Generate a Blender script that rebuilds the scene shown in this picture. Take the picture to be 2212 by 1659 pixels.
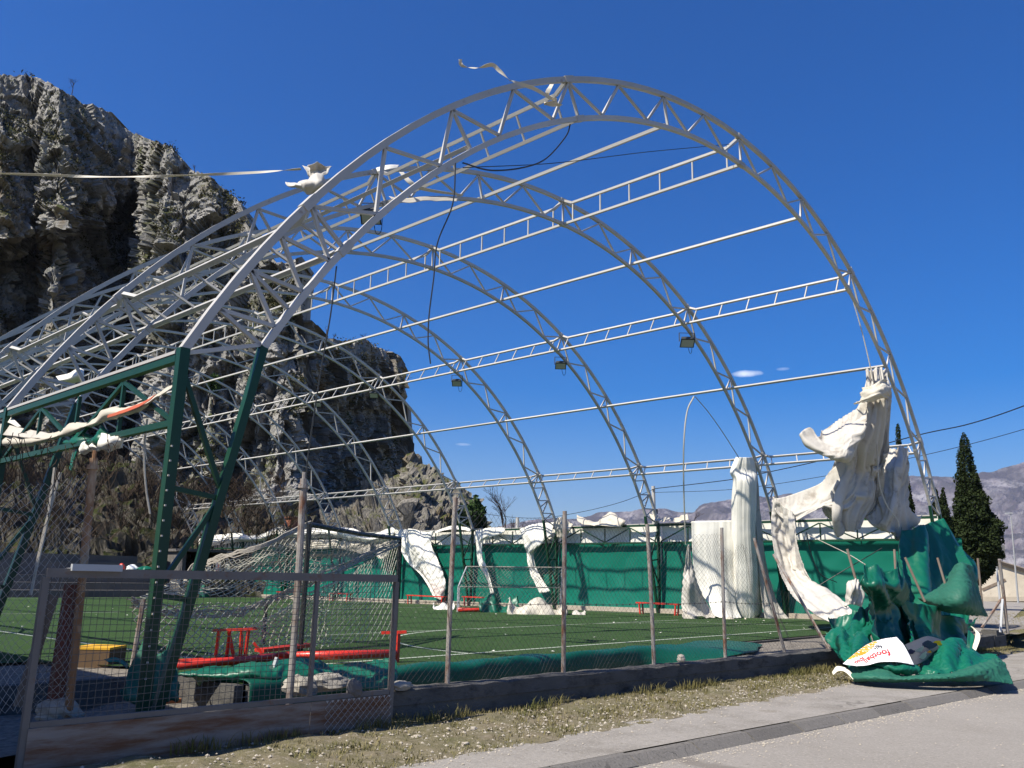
import bpy, bmesh, math, random
import numpy as np
from mathutils import Matrix, Vector
random.seed(7); RNG = np.random.default_rng(11)
for o in list(bpy.data.objects): bpy.data.objects.remove(o)
scene = bpy.context.scene
COL = scene.collection

# ------------------------------------------------------------------ camera
CAM = np.array([-4.058, -8.611, 1.209]); YAW, PITCH, ROLL = math.radians(47.3057), math.radians(12.9350), math.radians(1.2225)
FPX = 2675.114 / 3264.0            # focal length in image widths
_F = np.array([math.sin(YAW)*math.cos(PITCH), math.cos(YAW)*math.cos(PITCH), math.sin(PITCH)])
_R = np.array([math.cos(YAW), -math.sin(YAW), 0.0]); _U = np.cross(_R, _F)
R2 = _R*math.cos(ROLL) + _U*math.sin(ROLL); U2 = -_R*math.sin(ROLL) + _U*math.cos(ROLL)
cd = bpy.data.cameras.new('camera'); cam = bpy.data.objects.new('camera', cd); COL.objects.link(cam)
cd.sensor_width = 36.0; cd.lens = 36.0*FPX; cd.clip_start = 0.1; cd.clip_end = 40000
cam.matrix_world = Matrix(((R2[0], U2[0], -_F[0], CAM[0]), (R2[1], U2[1], -_F[1], CAM[1]), (R2[2], U2[2], -_F[2], CAM[2]), (0, 0, 0, 1)))
scene.camera = cam
# ------------------------------------------------------------------ sky, sun, exposure
SUN = np.array([-0.80, 0.15, 1.0]); SUN = SUN/np.linalg.norm(SUN)
elev = math.asin(SUN[2]); azim = math.atan2(SUN[0], SUN[1])
world = bpy.data.worlds.new('World'); scene.world = world; world.use_nodes = True
nt = world.node_tree; nt.nodes.clear()
sky = nt.nodes.new('ShaderNodeTexSky'); sky.sky_type = 'NISHITA'; sky.sun_disc = False
sky.sun_elevation = elev; sky.sun_rotation = azim; sky.altitude = 50; sky.air_density = 1.0; sky.dust_density = 0.9; sky.ozone_density = 4.0
bg = nt.nodes.new('ShaderNodeBackground'); bg.inputs['Strength'].default_value = 0.086
wo = nt.nodes.new('ShaderNodeOutputWorld')
hs_ = nt.nodes.new('ShaderNodeHueSaturation'); hs_.inputs['Hue'].default_value = 0.514; hs_.inputs['Saturation'].default_value = 1.6; hs_.inputs['Value'].default_value = 1.33; hs_.inputs['Value'].default_value = 1.0; nt.links.new(sky.outputs[0], hs_.inputs['Color']); nt.links.new(hs_.outputs[0], bg.inputs[0]); nt.links.new(bg.outputs[0], wo.inputs[0])
def wisp(x, y, rad, stretch, strength, prev):
    # a small wisp of cloud at one spot of the sky
    d = _F+R2*((x/2212.0-0.5)/FPX)-U2*((y-829.5)/2212.0/FPX); d = d/np.linalg.norm(d); h = np.cross(d, (0, 0, 1)); h /= np.linalg.norm(h); v = np.cross(h, d); N = nt.nodes; L = nt.links
    tc = N.new('ShaderNodeTexCoord'); acc = None
    for ax, s in ((h, rad*stretch), (v, rad)):
        dp = N.new('ShaderNodeVectorMath'); dp.operation = 'DOT_PRODUCT'; L.new(tc.outputs['Generated'], dp.inputs[0]); dp.inputs[1].default_value = tuple(ax/s); sq = N.new('ShaderNodeMath'); sq.operation = 'POWER'; sq.inputs[1].default_value = 2; ab = N.new('ShaderNodeMath'); ab.operation = 'ABSOLUTE'; L.new(dp.outputs['Value'], ab.inputs[0]); L.new(ab.outputs[0], sq.inputs[0])
        if acc is None: acc = sq.outputs[0]
        else: ad = N.new('ShaderNodeMath'); L.new(acc, ad.inputs[0]); L.new(sq.outputs[0], ad.inputs[1]); acc = ad.outputs[0]
    nz = N.new('ShaderNodeTexNoise'); nz.inputs['Scale'].default_value = 60; nz.inputs['Detail'].default_value = 6; L.new(tc.outputs['Generated'], nz.inputs['Vector'])
    a2 = N.new('ShaderNodeMath'); a2.operation = 'MULTIPLY_ADD'; L.new(nz.outputs[0], a2.inputs[0]); a2.inputs[1].default_value = 1.6; L.new(acc, a2.inputs[2])
    fw = N.new('ShaderNodeVectorMath'); fw.operation = 'DOT_PRODUCT'; L.new(tc.outputs['Generated'], fw.inputs[0]); fw.inputs[1].default_value = tuple(d); gt = N.new('ShaderNodeMath'); gt.operation = 'GREATER_THAN'; L.new(fw.outputs['Value'], gt.inputs[0]); gt.inputs[1].default_value = 0.5
    mr = N.new('ShaderNodeMapRange'); L.new(a2.outputs[0], mr.inputs[0]); mr.inputs[1].default_value = 0.7; mr.inputs[2].default_value = 1.9; mr.inputs[3].default_value = strength; mr.inputs[4].default_value = 0
    mu = N.new('ShaderNodeMath'); mu.operation = 'MULTIPLY'; L.new(mr.outputs[0], mu.inputs[0]); L.new(gt.outputs[0], mu.inputs[1])
    mx = N.new('ShaderNodeMix'); mx.data_type = 'RGBA'; L.new(mu.outputs[0], mx.inputs['Factor']); L.new(prev, mx.inputs['A']); mx.inputs['B'].default_value = (9.0, 9.6, 10.5, 1); return mx.outputs['Result']
skyc = wisp(1612, 807, 0.0040, 4.5, 0.75, hs_.outputs[0]); skyc = wisp(1690, 797, 0.0022, 3.5, 0.25, skyc); skyc = wisp(1000, 960, 0.0016, 6, 0.22, skyc); nt.links.new(skyc, bg.inputs[0])
sd = bpy.data.lights.new('sun', 'SUN'); sd.energy = 5.0; sd.angle = math.radians(0.53); sd.color = (1.0, 0.94, 0.82)
sun = bpy.data.objects.new('sun', sd); COL.objects.link(sun)
sun.rotation_euler = Vector(SUN).to_track_quat('Z', 'Y').to_euler(); sun.location = (-30, 10, 40)
vs = scene.view_settings; vs.view_transform = 'Standard'; vs.look = 'None'; vs.gamma = 1.0; vs.exposure = 0.68; vs.use_curve_mapping = False
scene.render.engine = 'CYCLES'; scene.render.resolution_x = 1024; scene.render.resolution_y = 768
scene.cycles.max_bounces = 6; scene.cycles.transparent_max_bounces = 8

# ------------------------------------------------------------------ measuring: a spot in the photograph (2212 wide) to a point on a surface of the place
def ray(x, y): return _F + R2*((x/2212.0-0.5)/FPX) - U2*((y-829.5)/2212.0/FPX)
def on_z(x, y, z):
    d = ray(x, y); return CAM + d*((z-CAM[2])/d[2])
def on_y(x, y, Y):
    d = ray(x, y); return CAM + d*((Y-CAM[1])/d[1])
def on_x(x, y, X):
    d = ray(x, y); return CAM + d*((X-CAM[0])/d[0])
def on_plane(x, y, p0, n):
    d = ray(x, y); n = np.array(n, float); return CAM + d*(((np.array(p0)-CAM)@n)/(d@n))
def at(x, y, dist): return CAM + ray(x, y)*dist
SLOPE = 0.0105
def pitch_z(Y): return -SLOPE*max(Y, 0.0)
def on_pitch(x, y, up=0.0):
    return on_plane(x, y, (0, 0, up), (0, SLOPE, 1))
WALL_P, WALL_N = (2.13, -1.27, 0), (0.068, 1, 0)
def on_front(x, y): return on_plane(x, y, WALL_P, WALL_N)
def wall_y(X): return -1.27 - 0.068*(X-2.13)
STREET = -0.36

# ------------------------------------------------------------------ numpy noise
def _h(ix, iy, iz, s):
    n = (ix.astype(np.int64)*374761393 + iy.astype(np.int64)*668265263 + iz.astype(np.int64)*2147483647*0 + iz.astype(np.int64)*1274126177 + s*974711) & 0xffffffff
    n = ((n ^ (n >> 13))*1274126177) & 0xffffffff
    n = ((n ^ (n >> 15))*2246822519) & 0xffffffff
    return ((n ^ (n >> 16)) & 0xffffff).astype(np.float64)/0xffffff
def vnoise(p, s=0):
    f = np.floor(p); i = f.astype(np.int64); t = p-f; t = t*t*(3-2*t); r = 0
    for a in (0, 1):
        for b in (0, 1):
            for c in (0, 1):
                w = (t[..., 0] if a else 1-t[..., 0])*(t[..., 1] if b else 1-t[..., 1])*(t[..., 2] if c else 1-t[..., 2])
                r = r + w*_h(i[..., 0]+a, i[..., 1]+b, i[..., 2]+c, s)
    return r*2-1
def fbm(p, octv=4, s=0, gain=0.5, lac=2.03):
    r = 0; a = 1.0
    for o in range(octv):
        r = r + a*vnoise(p, s+o*17); p = p*lac; a *= gain
    return r
def ridged(p, octv=4, s=0, gain=0.5):
    r = 0; a = 1.0
    for o in range(octv):
        r = r + a*(1-2*np.abs(vnoise(p, s+o*13))); p = p*2.07; a *= gain
    return r
def worley(p, s=0):
    i = np.floor(p).astype(np.int64); best = np.full(p.shape[:-1], 9.0); sec = best.copy(); idv = np.zeros(p.shape[:-1])
    for a in (-1, 0, 1):
        for b in (-1, 0, 1):
            for c in (-1, 0, 1):
                x, y, z = i[..., 0]+a, i[..., 1]+b, i[..., 2]+c
                d = (x+_h(x, y, z, s)-p[..., 0])**2 + (y+_h(x, y, z, s+1)-p[..., 1])**2 + (z+_h(x, y, z, s+2)-p[..., 2])**2
                m = d < best; sec = np.where(m, best, np.minimum(sec, d)); idv = np.where(m, _h(x, y, z, s+3), idv); best = np.where(m, d, best)
    return np.sqrt(best), np.sqrt(sec), idv

def facets(p, s=0, tilt=1.0, step=0.5):
    """broken rock: every cell is a tilted flat face at its own height"""
    i = np.floor(p).astype(np.int64); best = np.full(p.shape[:-1], 9.0); val = np.zeros(p.shape[:-1])
    for a in (-1, 0, 1):
        for b in (-1, 0, 1):
            for c in (-1, 0, 1):
                x, y, z = i[..., 0]+a, i[..., 1]+b, i[..., 2]+c; q = [x+_h(x, y, z, s)-p[..., 0], y+_h(x, y, z, s+1)-p[..., 1], z+_h(x, y, z, s+2)-p[..., 2]]; d = q[0]**2+q[1]**2+q[2]**2
                m = d < best; best = np.where(m, d, best)
                val = np.where(m, step*(_h(x, y, z, s+3)-0.5)+tilt*((_h(x, y, z, s+4)-0.5)*q[0]+(_h(x, y, z, s+5)-0.5)*q[1]+(_h(x, y, z, s+6)-0.2)*q[2]), val)
    return val
# ------------------------------------------------------------------ materials (all procedural)
MATS = {}
def mat(name, col, rough=0.7, col2=None, scale=3.0, contrast=0.5, bump=0.0, bscale=20.0, metal=0.0, spots=None, spot_scale=6.0, spot_at=0.6, stretch=(1, 1, 1), trans=0.0, spec=0.35, coord='Object', detail=6.0, spot_soft=0.08):
    """base colour varied by noise towards col2; optional second layer of stains (spots)"""
    if name in MATS: return MATS[name]
    m = bpy.data.materials.new(name); m.use_nodes = True; t = m.node_tree; N = t.nodes; L = t.links
    b = N['Principled BSDF']; b.inputs['Roughness'].default_value = rough; b.inputs['Metallic'].default_value = metal
    b.inputs['Specular IOR Level'].default_value = spec
    tc = N.new('ShaderNodeTexCoord'); mp = N.new('ShaderNodeMapping'); mp.inputs['Scale'].default_value = stretch
    if coord == 'World':
        g = N.new('ShaderNodeNewGeometry'); L.new(g.outputs['Position'], mp.inputs[0])
    else: L.new(tc.outputs[coord], mp.inputs[0])
    out = None
    if col2 is not None:
        nz = N.new('ShaderNodeTexNoise'); nz.inputs['Scale'].default_value = scale; nz.inputs['Detail'].default_value = detail; nz.inputs['Roughness'].default_value = 0.65
        L.new(mp.outputs[0], nz.inputs['Vector'])
        cr = N.new('ShaderNodeValToRGB'); e = cr.color_ramp.elements
        e[0].position = 0.5-0.5*(1-contrast)*0.6-0.02; e[1].position = 0.5+0.5*(1-contrast)*0.6+0.02
        e[0].color = (*col, 1); e[1].color = (*col2, 1)
        L.new(nz.outputs[0], cr.inputs[0]); out = cr.outputs[0]
    if spots is not None:
        n2 = N.new('ShaderNodeTexNoise'); n2.inputs['Scale'].default_value = spot_scale; n2.inputs['Detail'].default_value = 8; n2.inputs['Roughness'].default_value = 0.7
        L.new(mp.outputs[0], n2.inputs['Vector'])
        r2 = N.new('ShaderNodeValToRGB'); r2.color_ramp.elements[0].position = spot_at-spot_soft; r2.color_ramp.elements[1].position = spot_at+spot_soft
        L.new(n2.outputs[0], r2.inputs[0])
        mx = N.new('ShaderNodeMix'); mx.data_type = 'RGBA'
        L.new(r2.outputs[0], mx.inputs['Factor'])
        if out is not None: L.new(out, mx.inputs['A'])
        else: mx.inputs['A'].default_value = (*col, 1)
        mx.inputs['B'].default_value = (*spots, 1); out = mx.outputs['Result']
    if out is not None: L.new(out, b.inputs['Base Color'])
    else: b.inputs['Base Color'].default_value = (*col, 1)
    if bump > 0:
        nb = N.new('ShaderNodeTexNoise'); nb.inputs['Scale'].default_value = bscale; nb.inputs['Detail'].default_value = 8; nb.inputs['Roughness'].default_value = 0.65
        L.new(mp.outputs[0], nb.inputs['Vector'])
        bp = N.new('ShaderNodeBump'); bp.inputs['Strength'].default_value = bump; bp.inputs['Distance'].default_value = 0.02
        L.new(nb.outputs[0], bp.inputs['Height']); L.new(bp.outputs[0], b.inputs['Normal'])
    if trans > 0:
        tr = N.new('ShaderNodeBsdfTranslucent'); ms = N.new('ShaderNodeMixShader'); ms.inputs[0].default_value = trans
        if out is not None: L.new(out, tr.inputs[0])
        else: tr.inputs[0].default_value = (*col, 1)
        L.new(b.outputs[0], ms.inputs[1]); L.new(tr.outputs[0], ms.inputs[2]); L.new(ms.outputs[0], N['Material Output'].inputs[0])
    MATS[name] = m; return m

mat('steel_paint', (0.50, 0.48, 0.445), 0.5, (0.39, 0.375, 0.35), 1.2, 0.2, spots=(0.25, 0.16, 0.10), spot_scale=4, spot_at=0.68, spec=0.4)
mat('green_paint', (0.006, 0.048, 0.020), 0.42, (0.005, 0.034, 0.015), 2, 0.2, spots=(0.10, 0.07, 0.04), spot_scale=7, spot_at=0.73, spec=0.4)
mat('green_fabric', (0.003, 0.150, 0.102), 0.5, (0.003, 0.128, 0.086), 0.9, 0.1, bump=0.10, bscale=14, trans=0.10, spec=0.3)
mat('green_tarp', (0.003, 0.120, 0.068), 0.42, (0.003, 0.088, 0.052), 1.3, 0.1, bump=0.10, bscale=9, trans=0.04, spec=0.5, spots=(0.02, 0.13, 0.08), spot_scale=3, spot_at=0.62)
mat('green_tarp_dull', (0.018, 0.125, 0.080), 0.6, (0.024, 0.105, 0.072), 2.0, 0.2, bump=0.12, bscale=9, trans=0.04, spec=0.3)
mat('white_tarp', (0.62, 0.57, 0.475), 0.55, (0.50, 0.455, 0.37), 1.1, 0.15, bump=0.12, bscale=5, trans=0.10, spec=0.3, spots=(0.36, 0.30, 0.23), spot_scale=2.4, spot_at=0.68)
mat('grey_tarp', (0.58, 0.545, 0.485), 0.6, (0.46, 0.43, 0.38), 1.3, 0.2, bump=0.12, bscale=5, trans=0.08, spec=0.25, spots=(0.29, 0.255, 0.21), spot_scale=2.0, spot_at=0.62)
mat('clean_white_tarp', (0.82, 0.80, 0.73), 0.5, (0.74, 0.71, 0.63), 0.8, 0.15, bump=0.08, bscale=5, trans=0.10, spots=(0.46, 0.41, 0.33), spot_scale=1.6, spot_at=0.70)
mat('shaded_skirt', (0.002, 0.075, 0.048), 0.5, (0.002, 0.055, 0.036), 1.3, 0.1, bump=0.1, bscale=9, spec=0.3)  # same tarp green, darkened to put the trench shade into the colour
mat('rust_orange', (0.27, 0.155, 0.08), 0.8, (0.16, 0.075, 0.035), 5, 0.3, spots=(0.42, 0.34, 0.24), spot_scale=4.0, spot_at=0.56, coord='World', stretch=(1, 1, 0.5), bump=0.3, bscale=40)
mat('orange_tarp', (0.55, 0.13, 0.06), 0.6, (0.45, 0.10, 0.05), 3, 0.2, bump=0.1, bscale=8)
mat('turf', (0.033, 0.068, 0.021), 0.9, (0.042, 0.082, 0.027), 0.35, 0.1, bump=0.8, bscale=160, spec=0.1, coord='World', spots=(0.045, 0.074, 0.032), spot_scale=1.4, spot_at=0.64, spot_soft=0.2)
mat('line_white', (0.40, 0.43, 0.37), 0.9, (0.25, 0.30, 0.22), 9, 0.3, coord='World', spec=0.1)
mat('asphalt', (0.29, 0.265, 0.235), 0.95, (0.235, 0.215, 0.19), 0.45, 0.1, bump=0.5, bscale=90, coord='World', spec=0.2, spots=(0.33, 0.305, 0.27), spot_scale=60, spot_at=0.62)
mat('pavement', (0.30, 0.275, 0.245), 0.95, (0.23, 0.212, 0.188), 1.6, 0.2, bump=0.5, bscale=70, coord='World', spec=0.2, spots=(0.19, 0.165, 0.13), spot_scale=2.6, spot_at=0.64)
mat('kerb_stone', (0.16, 0.148, 0.135), 0.9, (0.12, 0.112, 0.10), 3.0, 0.2, bump=0.5, bscale=40, coord='World', spec=0.2)
mat('verge', (0.20, 0.165, 0.115), 1.0, (0.11, 0.105, 0.05), 2.2, 0.35, bump=0.9, bscale=45, coord='World', spec=0.1, spots=(0.27, 0.235, 0.18), spot_scale=14, spot_at=0.60)
mat('ground', (0.11, 0.105, 0.045), 1.0, (0.17, 0.15, 0.08), 0.25, 0.2, bump=0.6, bscale=6, coord='World', spec=0.1)
mat('gravel', (0.27, 0.24, 0.20), 1.0, (0.13, 0.115, 0.098), 16, 0.5, bump=1.0, bscale=40, coord='World', spec=0.1)
mat('concrete', (0.125, 0.118, 0.108), 0.95, (0.075, 0.072, 0.068), 1.8, 0.3, bump=0.7, bscale=18, coord='World', spec=0.15, stretch=(1, 1, 2.2), spots=(0.04, 0.039, 0.038), spot_scale=3.0, spot_at=0.60)
mat('pale_concrete', (0.42, 0.37, 0.30), 0.95, (0.32, 0.28, 0.22), 2, 0.3, bump=0.5, bscale=16, coord='World', spec=0.1)
mat('rust_post', (0.30, 0.275, 0.25), 0.75, (0.21, 0.19, 0.17), 5, 0.3, spots=(0.15, 0.062, 0.028), spot_scale=5.0, spot_at=0.56, coord='World', stretch=(1, 1, 0.5), bump=0.3, bscale=40)
mat('rust_wood', (0.13, 0.092, 0.065), 0.85, (0.21, 0.17, 0.135), 4, 0.3, coord='World', stretch=(1, 1, 0.4), bump=0.3, bscale=40)
mat('gate_frame', (0.16, 0.145, 0.135), 0.6, (0.12, 0.105, 0.095), 4, 0.2, spots=(0.15, 0.06, 0.025), spot_scale=5, spot_at=0.66, coord='World', spec=0.4)
mat('gate_sheet', (0.24, 0.205, 0.18), 0.75, (0.16, 0.125, 0.10), 2.0, 0.3, spots=(0.13, 0.058, 0.028), spot_scale=2.1, spot_at=0.50, coord='World', stretch=(0.6, 0.6, 4.5), bump=0.3, bscale=7, spot_soft=0.10)
mat('red_post', (0.13, 0.035, 0.025), 0.7, (0.09, 0.05, 0.04), 4, 0.3, coord='World')
mat('wire', (0.10, 0.088, 0.078), 0.5, metal=0.0, spec=0.5)
mat('wire_pale', (0.34, 0.32, 0.29), 0.5, spec=0.5)
mat('barbed', (0.10, 0.09, 0.08), 0.7)
mat('cable_black', (0.012, 0.012, 0.014), 0.5)
mat('rope_white', (0.62, 0.58, 0.50), 0.8, (0.42, 0.38, 0.32), 30, 0.3)
mat('net', (0.56, 0.54, 0.44), 0.85, (0.42, 0.40, 0.33), 6, 0.3, coord='World')
mat('net_grey', (0.44, 0.40, 0.34), 0.9, (0.32, 0.29, 0.24), 8, 0.3, coord='World')
mat('red_paint', (0.62, 0.035, 0.018), 0.35, (0.48, 0.03, 0.016), 3, 0.2, coord='World', spec=0.5, spots=(0.30, 0.03, 0.02), spot_scale=7, spot_at=0.66)
mat('black_paint', (0.018, 0.020, 0.020), 0.5)
mat('yellow', (0.72, 0.40, 0.03), 0.6, (0.6, 0.33, 0.03), 6, 0.2)
mat('foam_brown', (0.14, 0.085, 0.045), 0.9, (0.09, 0.06, 0.035), 4, 0.3)
mat('terracotta', (0.30, 0.115, 0.055), 0.9, (0.22, 0.09, 0.05), 6, 0.3, bump=0.3, bscale=20)
mat('rubble', (0.36, 0.33, 0.28), 0.95, (0.24, 0.22, 0.19), 3, 0.3, bump=0.5, bscale=14)
mat('white_stone', (0.44, 0.39, 0.32), 0.9, (0.30, 0.265, 0.21), 5, 0.3)
mat('lamp_body', (0.045, 0.048, 0.05), 0.5)
mat('lamp_glass', (0.35, 0.37, 0.36), 0.15, spec=0.6)
mat('grass', (0.085, 0.095, 0.025), 0.9, (0.19, 0.155, 0.07), 0.8, 0.35, coord='World', spec=0.1)
mat('dry_grass', (0.27, 0.22, 0.12), 0.95, (0.16, 0.15, 0.06), 0.8, 0.3, coord='World', spec=0.1)
mat('cypress_leaf', (0.013, 0.024, 0.008), 0.85, (0.034, 0.046, 0.015), 0.8, 0.3, coord='World', spec=0.12)
mat('evergreen_leaf', (0.02, 0.045, 0.012), 0.85, (0.05, 0.08, 0.025), 1.0, 0.3, coord='World', spec=0.12)
mat('scrub_leaf', (0.045, 0.05, 0.018), 0.9, (0.085, 0.075, 0.035), 0.5, 0.3, coord='World', spec=0.1)
mat('bark', (0.11, 0.085, 0.06), 0.95, (0.07, 0.055, 0.04), 6, 0.3)
mat('twig', (0.085, 0.060, 0.043), 0.95, (0.055, 0.041, 0.030), 1, 0.3, coord='World', spec=0.1)
mat('plaster', (0.56, 0.50, 0.40), 0.95, (0.40, 0.35, 0.28), 0.7, 0.3, coord='World', spots=(0.30, 0.25, 0.19), spot_scale=0.9, spot_at=0.66, bump=0.3, bscale=5)
mat('roof_old', (0.30, 0.255, 0.21), 0.95, (0.20, 0.17, 0.14), 1.2, 0.3, coord='World')
mat('dark_timber', (0.045, 0.036, 0.03), 0.9)
mat('brick', (0.33, 0.125, 0.07), 0.95, (0.25, 0.10, 0.06), 8, 0.3)
mat('backboard', (0.30, 0.295, 0.28), 0.9, (0.18, 0.175, 0.165), 1.5, 0.4, spots=(0.10, 0.098, 0.095), spot_scale=2.5, spot_at=0.62)
mat('pole_concrete', (0.52, 0.50, 0.46), 0.9, (0.42, 0.40, 0.37), 4, 0.2)
mat('galvanised', (0.42, 0.43, 0.44), 0.45, (0.34, 0.35, 0.36), 3, 0.2)
mat('banner_white', (0.86, 0.84, 0.82), 0.45, bump=0.05, bscale=6)
mat('print_red', (0.72, 0.03, 0.03), 0.45)
mat('print_orange', (0.82, 0.20, 0.02), 0.45, (0.80, 0.42, 0.02), 3.0, 0.4)
mat('print_black', (0.02, 0.02, 0.025), 0.45)
mat('print_grey', (0.05, 0.055, 0.065), 0.45)
mat('print_blue', (0.045, 0.055, 0.14), 0.45, (0.02, 0.025, 0.06), 9, 0.4)
mat('print_pale', (0.42, 0.45, 0.43), 0.45)
mat('print_yellow', (0.85, 0.47, 0.015), 0.45)
mat('cream', (0.80, 0.74, 0.58), 0.6)
mat('plastic_white', (0.72, 0.72, 0.70), 0.5)
mat('plastic_blue', (0.06, 0.20, 0.50), 0.5)
mat('sign_blue', (0.04, 0.07, 0.25), 0.6)
mat('sign_pale', (0.42, 0.42, 0.45), 0.6)
mat('dark_room', (0.02, 0.02, 0.02), 0.9)
mat('building', (0.16, 0.15, 0.14), 0.95, (0.11, 0.10, 0.095), 0.8, 0.3, coord='World')

# ------------------------------------------------------------------ mesh builder
WL = {}
def V3(p): return np.array(p, float)
class MB:
    def __init__(s): s.v = []; s.f = []; s.mi = []; s.n = 0; s.cur = 0
    def add(s, verts, faces):
        b = s.n; s.v.append(np.asarray(verts, float).reshape(-1, 3)); s.n += len(s.v[-1])
        for f in faces: s.f.append(tuple(i+b for i in f)); s.mi.append(s.cur)
        return s
    def bar(s, p, q, w, h=None, up=(0, 0, 1)):
        h = h or w; p, q = V3(p), V3(q); d = q-p; d = d/np.linalg.norm(d); u = V3(up)
        if abs(d@u) > 0.95: u = V3((1, 0, 0))
        a = np.cross(d, u); a /= np.linalg.norm(a); b = np.cross(a, d); a = a*w/2; b = b*h/2
        vs = [p-a-b, p+a-b, p+a+b, p-a+b, q-a-b, q+a-b, q+a+b, q-a+b]
        return s.add(vs, [(0, 3, 2, 1), (4, 5, 6, 7), (0, 1, 5, 4), (1, 2, 6, 5), (2, 3, 7, 6), (3, 0, 4, 7)])
    def box(s, c, size, rz=0.0):
        c = V3(c); x, y, z = V3(size)/2; ca, sa = math.cos(rz), math.sin(rz); vs = []
        for dz in (-z, z):
            for dx, dy in ((-x, -y), (x, -y), (x, y), (-x, y)): vs.append((c[0]+dx*ca-dy*sa, c[1]+dx*sa+dy*ca, c[2]+dz))
        return s.add(vs, [(0, 3, 2, 1), (4, 5, 6, 7), (0, 1, 5, 4), (1, 2, 6, 5), (2, 3, 7, 6), (3, 0, 4, 7)])
    def tube(s, pts, r, n=6, caps=True):
        pts = np.asarray(pts, float); m = len(pts); r = np.broadcast_to(np.asarray(r, float), (m,))
        t = np.gradient(pts, axis=0); t /= np.maximum(np.linalg.norm(t, axis=1, keepdims=True), 1e-9)
        up = V3((0, 0, 1)) if abs(t[0][2]) < 0.9 else V3((1, 0, 0)); vs = []
        a = np.cross(t[0], up); a /= np.linalg.norm(a)
        for i in range(m):
            a = a-t[i]*(a@t[i]); a /= max(np.linalg.norm(a), 1e-9); b = np.cross(t[i], a)
            for k in range(n):
                w = 2*math.pi*k/n; vs.append(pts[i]+r[i]*(a*math.cos(w)+b*math.sin(w)))
        fs = [(i*n+k, i*n+(k+1) % n, (i+1)*n+(k+1) % n, (i+1)*n+k) for i in range(m-1) for k in range(n)]
        if caps: fs += [tuple(range(n-1, -1, -1)), tuple((m-1)*n+k for k in range(n))]
        return s.add(vs, fs)
    def segs(s, A, B, r):
        """many thin three-sided wires, vectorised"""
        A = np.asarray(A, float); B = np.asarray(B, float); d = B-A; d /= np.maximum(np.linalg.norm(d, axis=1, keepdims=True), 1e-9)
        up = np.tile(V3((0.31, 0.87, 0.38)), (len(A), 1)); a = np.cross(d, up); a /= np.maximum(np.linalg.norm(a, axis=1, keepdims=True), 1e-9); b = np.cross(d, a)
        off = [r*(a*math.cos(w)+b*math.sin(w)) for w in (0, 2.0944, 4.18879)]
        vs = np.stack([A+off[0], A+off[1], A+off[2], B+off[0], B+off[1], B+off[2]], 1).reshape(-1, 3)
        fs = []
        for i in range(len(A)):
            j = i*6; fs += [(j, j+1, j+4, j+3), (j+1, j+2, j+5, j+4), (j+2, j, j+3, j+5)]
        return s.add(vs, fs)
    def grid(s, P, closed=False):
        P = np.asarray(P, float); nv, nu = P.shape[:2]
        i = np.arange(nv-1)[:, None]*nu; j = np.arange(nu if closed else nu-1)[None, :]; j1 = (j+1) % nu
        q = np.stack([i+j, i+j1, i+nu+j1, i+nu+j], -1).reshape(-1, 4)
        return s.add(P.reshape(-1, 3), [tuple(r) for r in q.tolist()])
    def mesh(s, name, mats, smooth=False, origin=(0, 0, 0)):
        me = bpy.data.meshes.new(name); v = np.concatenate(s.v)-V3(origin)
        me.from_pydata(v.tolist(), [], s.f)
        for m in (mats if isinstance(mats, (list, tuple)) else [mats]): me.materials.append(MATS[m] if isinstance(m, str) else m)
        if max(s.mi) > 0: me.polygons.foreach_set('material_index', s.mi)
        if smooth: me.polygons.foreach_set('use_smooth', [True]*len(me.polygons))
        me.update(); return me
    def build(s, name, mats, parent=None, smooth=False, solid=0.0):
        v = np.concatenate(s.v); lo, hi = v.min(0), v.max(0); o0 = np.array([(lo[0]+hi[0])/2, (lo[1]+hi[1])/2, lo[2]])
        me = s.mesh(name, mats, smooth, o0)
        o = link(name, me, o0, parent)
        if solid:
            md = o.modifiers.new('thickness', 'SOLIDIFY'); md.thickness = solid; md.offset = 0
        return o
def link(name, me, loc, parent=None):
    o = bpy.data.objects.new(name, me); COL.objects.link(o); loc = V3(loc); WL[o] = loc
    if parent is not None: o.parent = parent; loc = loc-WL[parent]
    o.location = loc; return o
def tag(o, label=None, cat=None, group=None, kind=None):
    if label: o['label'] = label
    if cat: o['category'] = cat
    if group: o['group'] = group
    if kind: o['kind'] = kind
    return o
def thing(name, label, cat, loc=(0, 0, 0), group=None):
    return tag(link(name, None, loc), label, cat, group)
def struct(name, mb, m, parent=None, **k): return tag(mb.build(name, m, parent, **k), kind='structure')
UNIT = {}
def bar_obj(name, p, q, w, h, m, parent, up=(0, 0, 1)):
    """one straight bar: a shared unit box stretched between two points"""
    if m not in UNIT: UNIT[m] = MB().box((0, 0, 0), (1, 1, 1)).mesh('bar_'+m, m)
    p, q = V3(p), V3(q); d = q-p; L = np.linalg.norm(d); d = d/L; u = V3(up)
    if abs(d@u) > 0.95: u = V3((1, 0, 0))
    a = np.cross(d, u); a /= np.linalg.norm(a); b = np.cross(a, d); c = (p+q)/2; a = a*w; b = b*h; d = d*L
    o = bpy.data.objects.new(name, UNIT[m]); COL.objects.link(o)
    if parent is not None: o.parent = parent; c = c-WL[parent]
    o.matrix_local = Matrix(((a[0], b[0], d[0], c[0]), (a[1], b[1], d[1], c[1]), (a[2], b[2], d[2], c[2]), (0, 0, 0, 1)))
    return o
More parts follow.
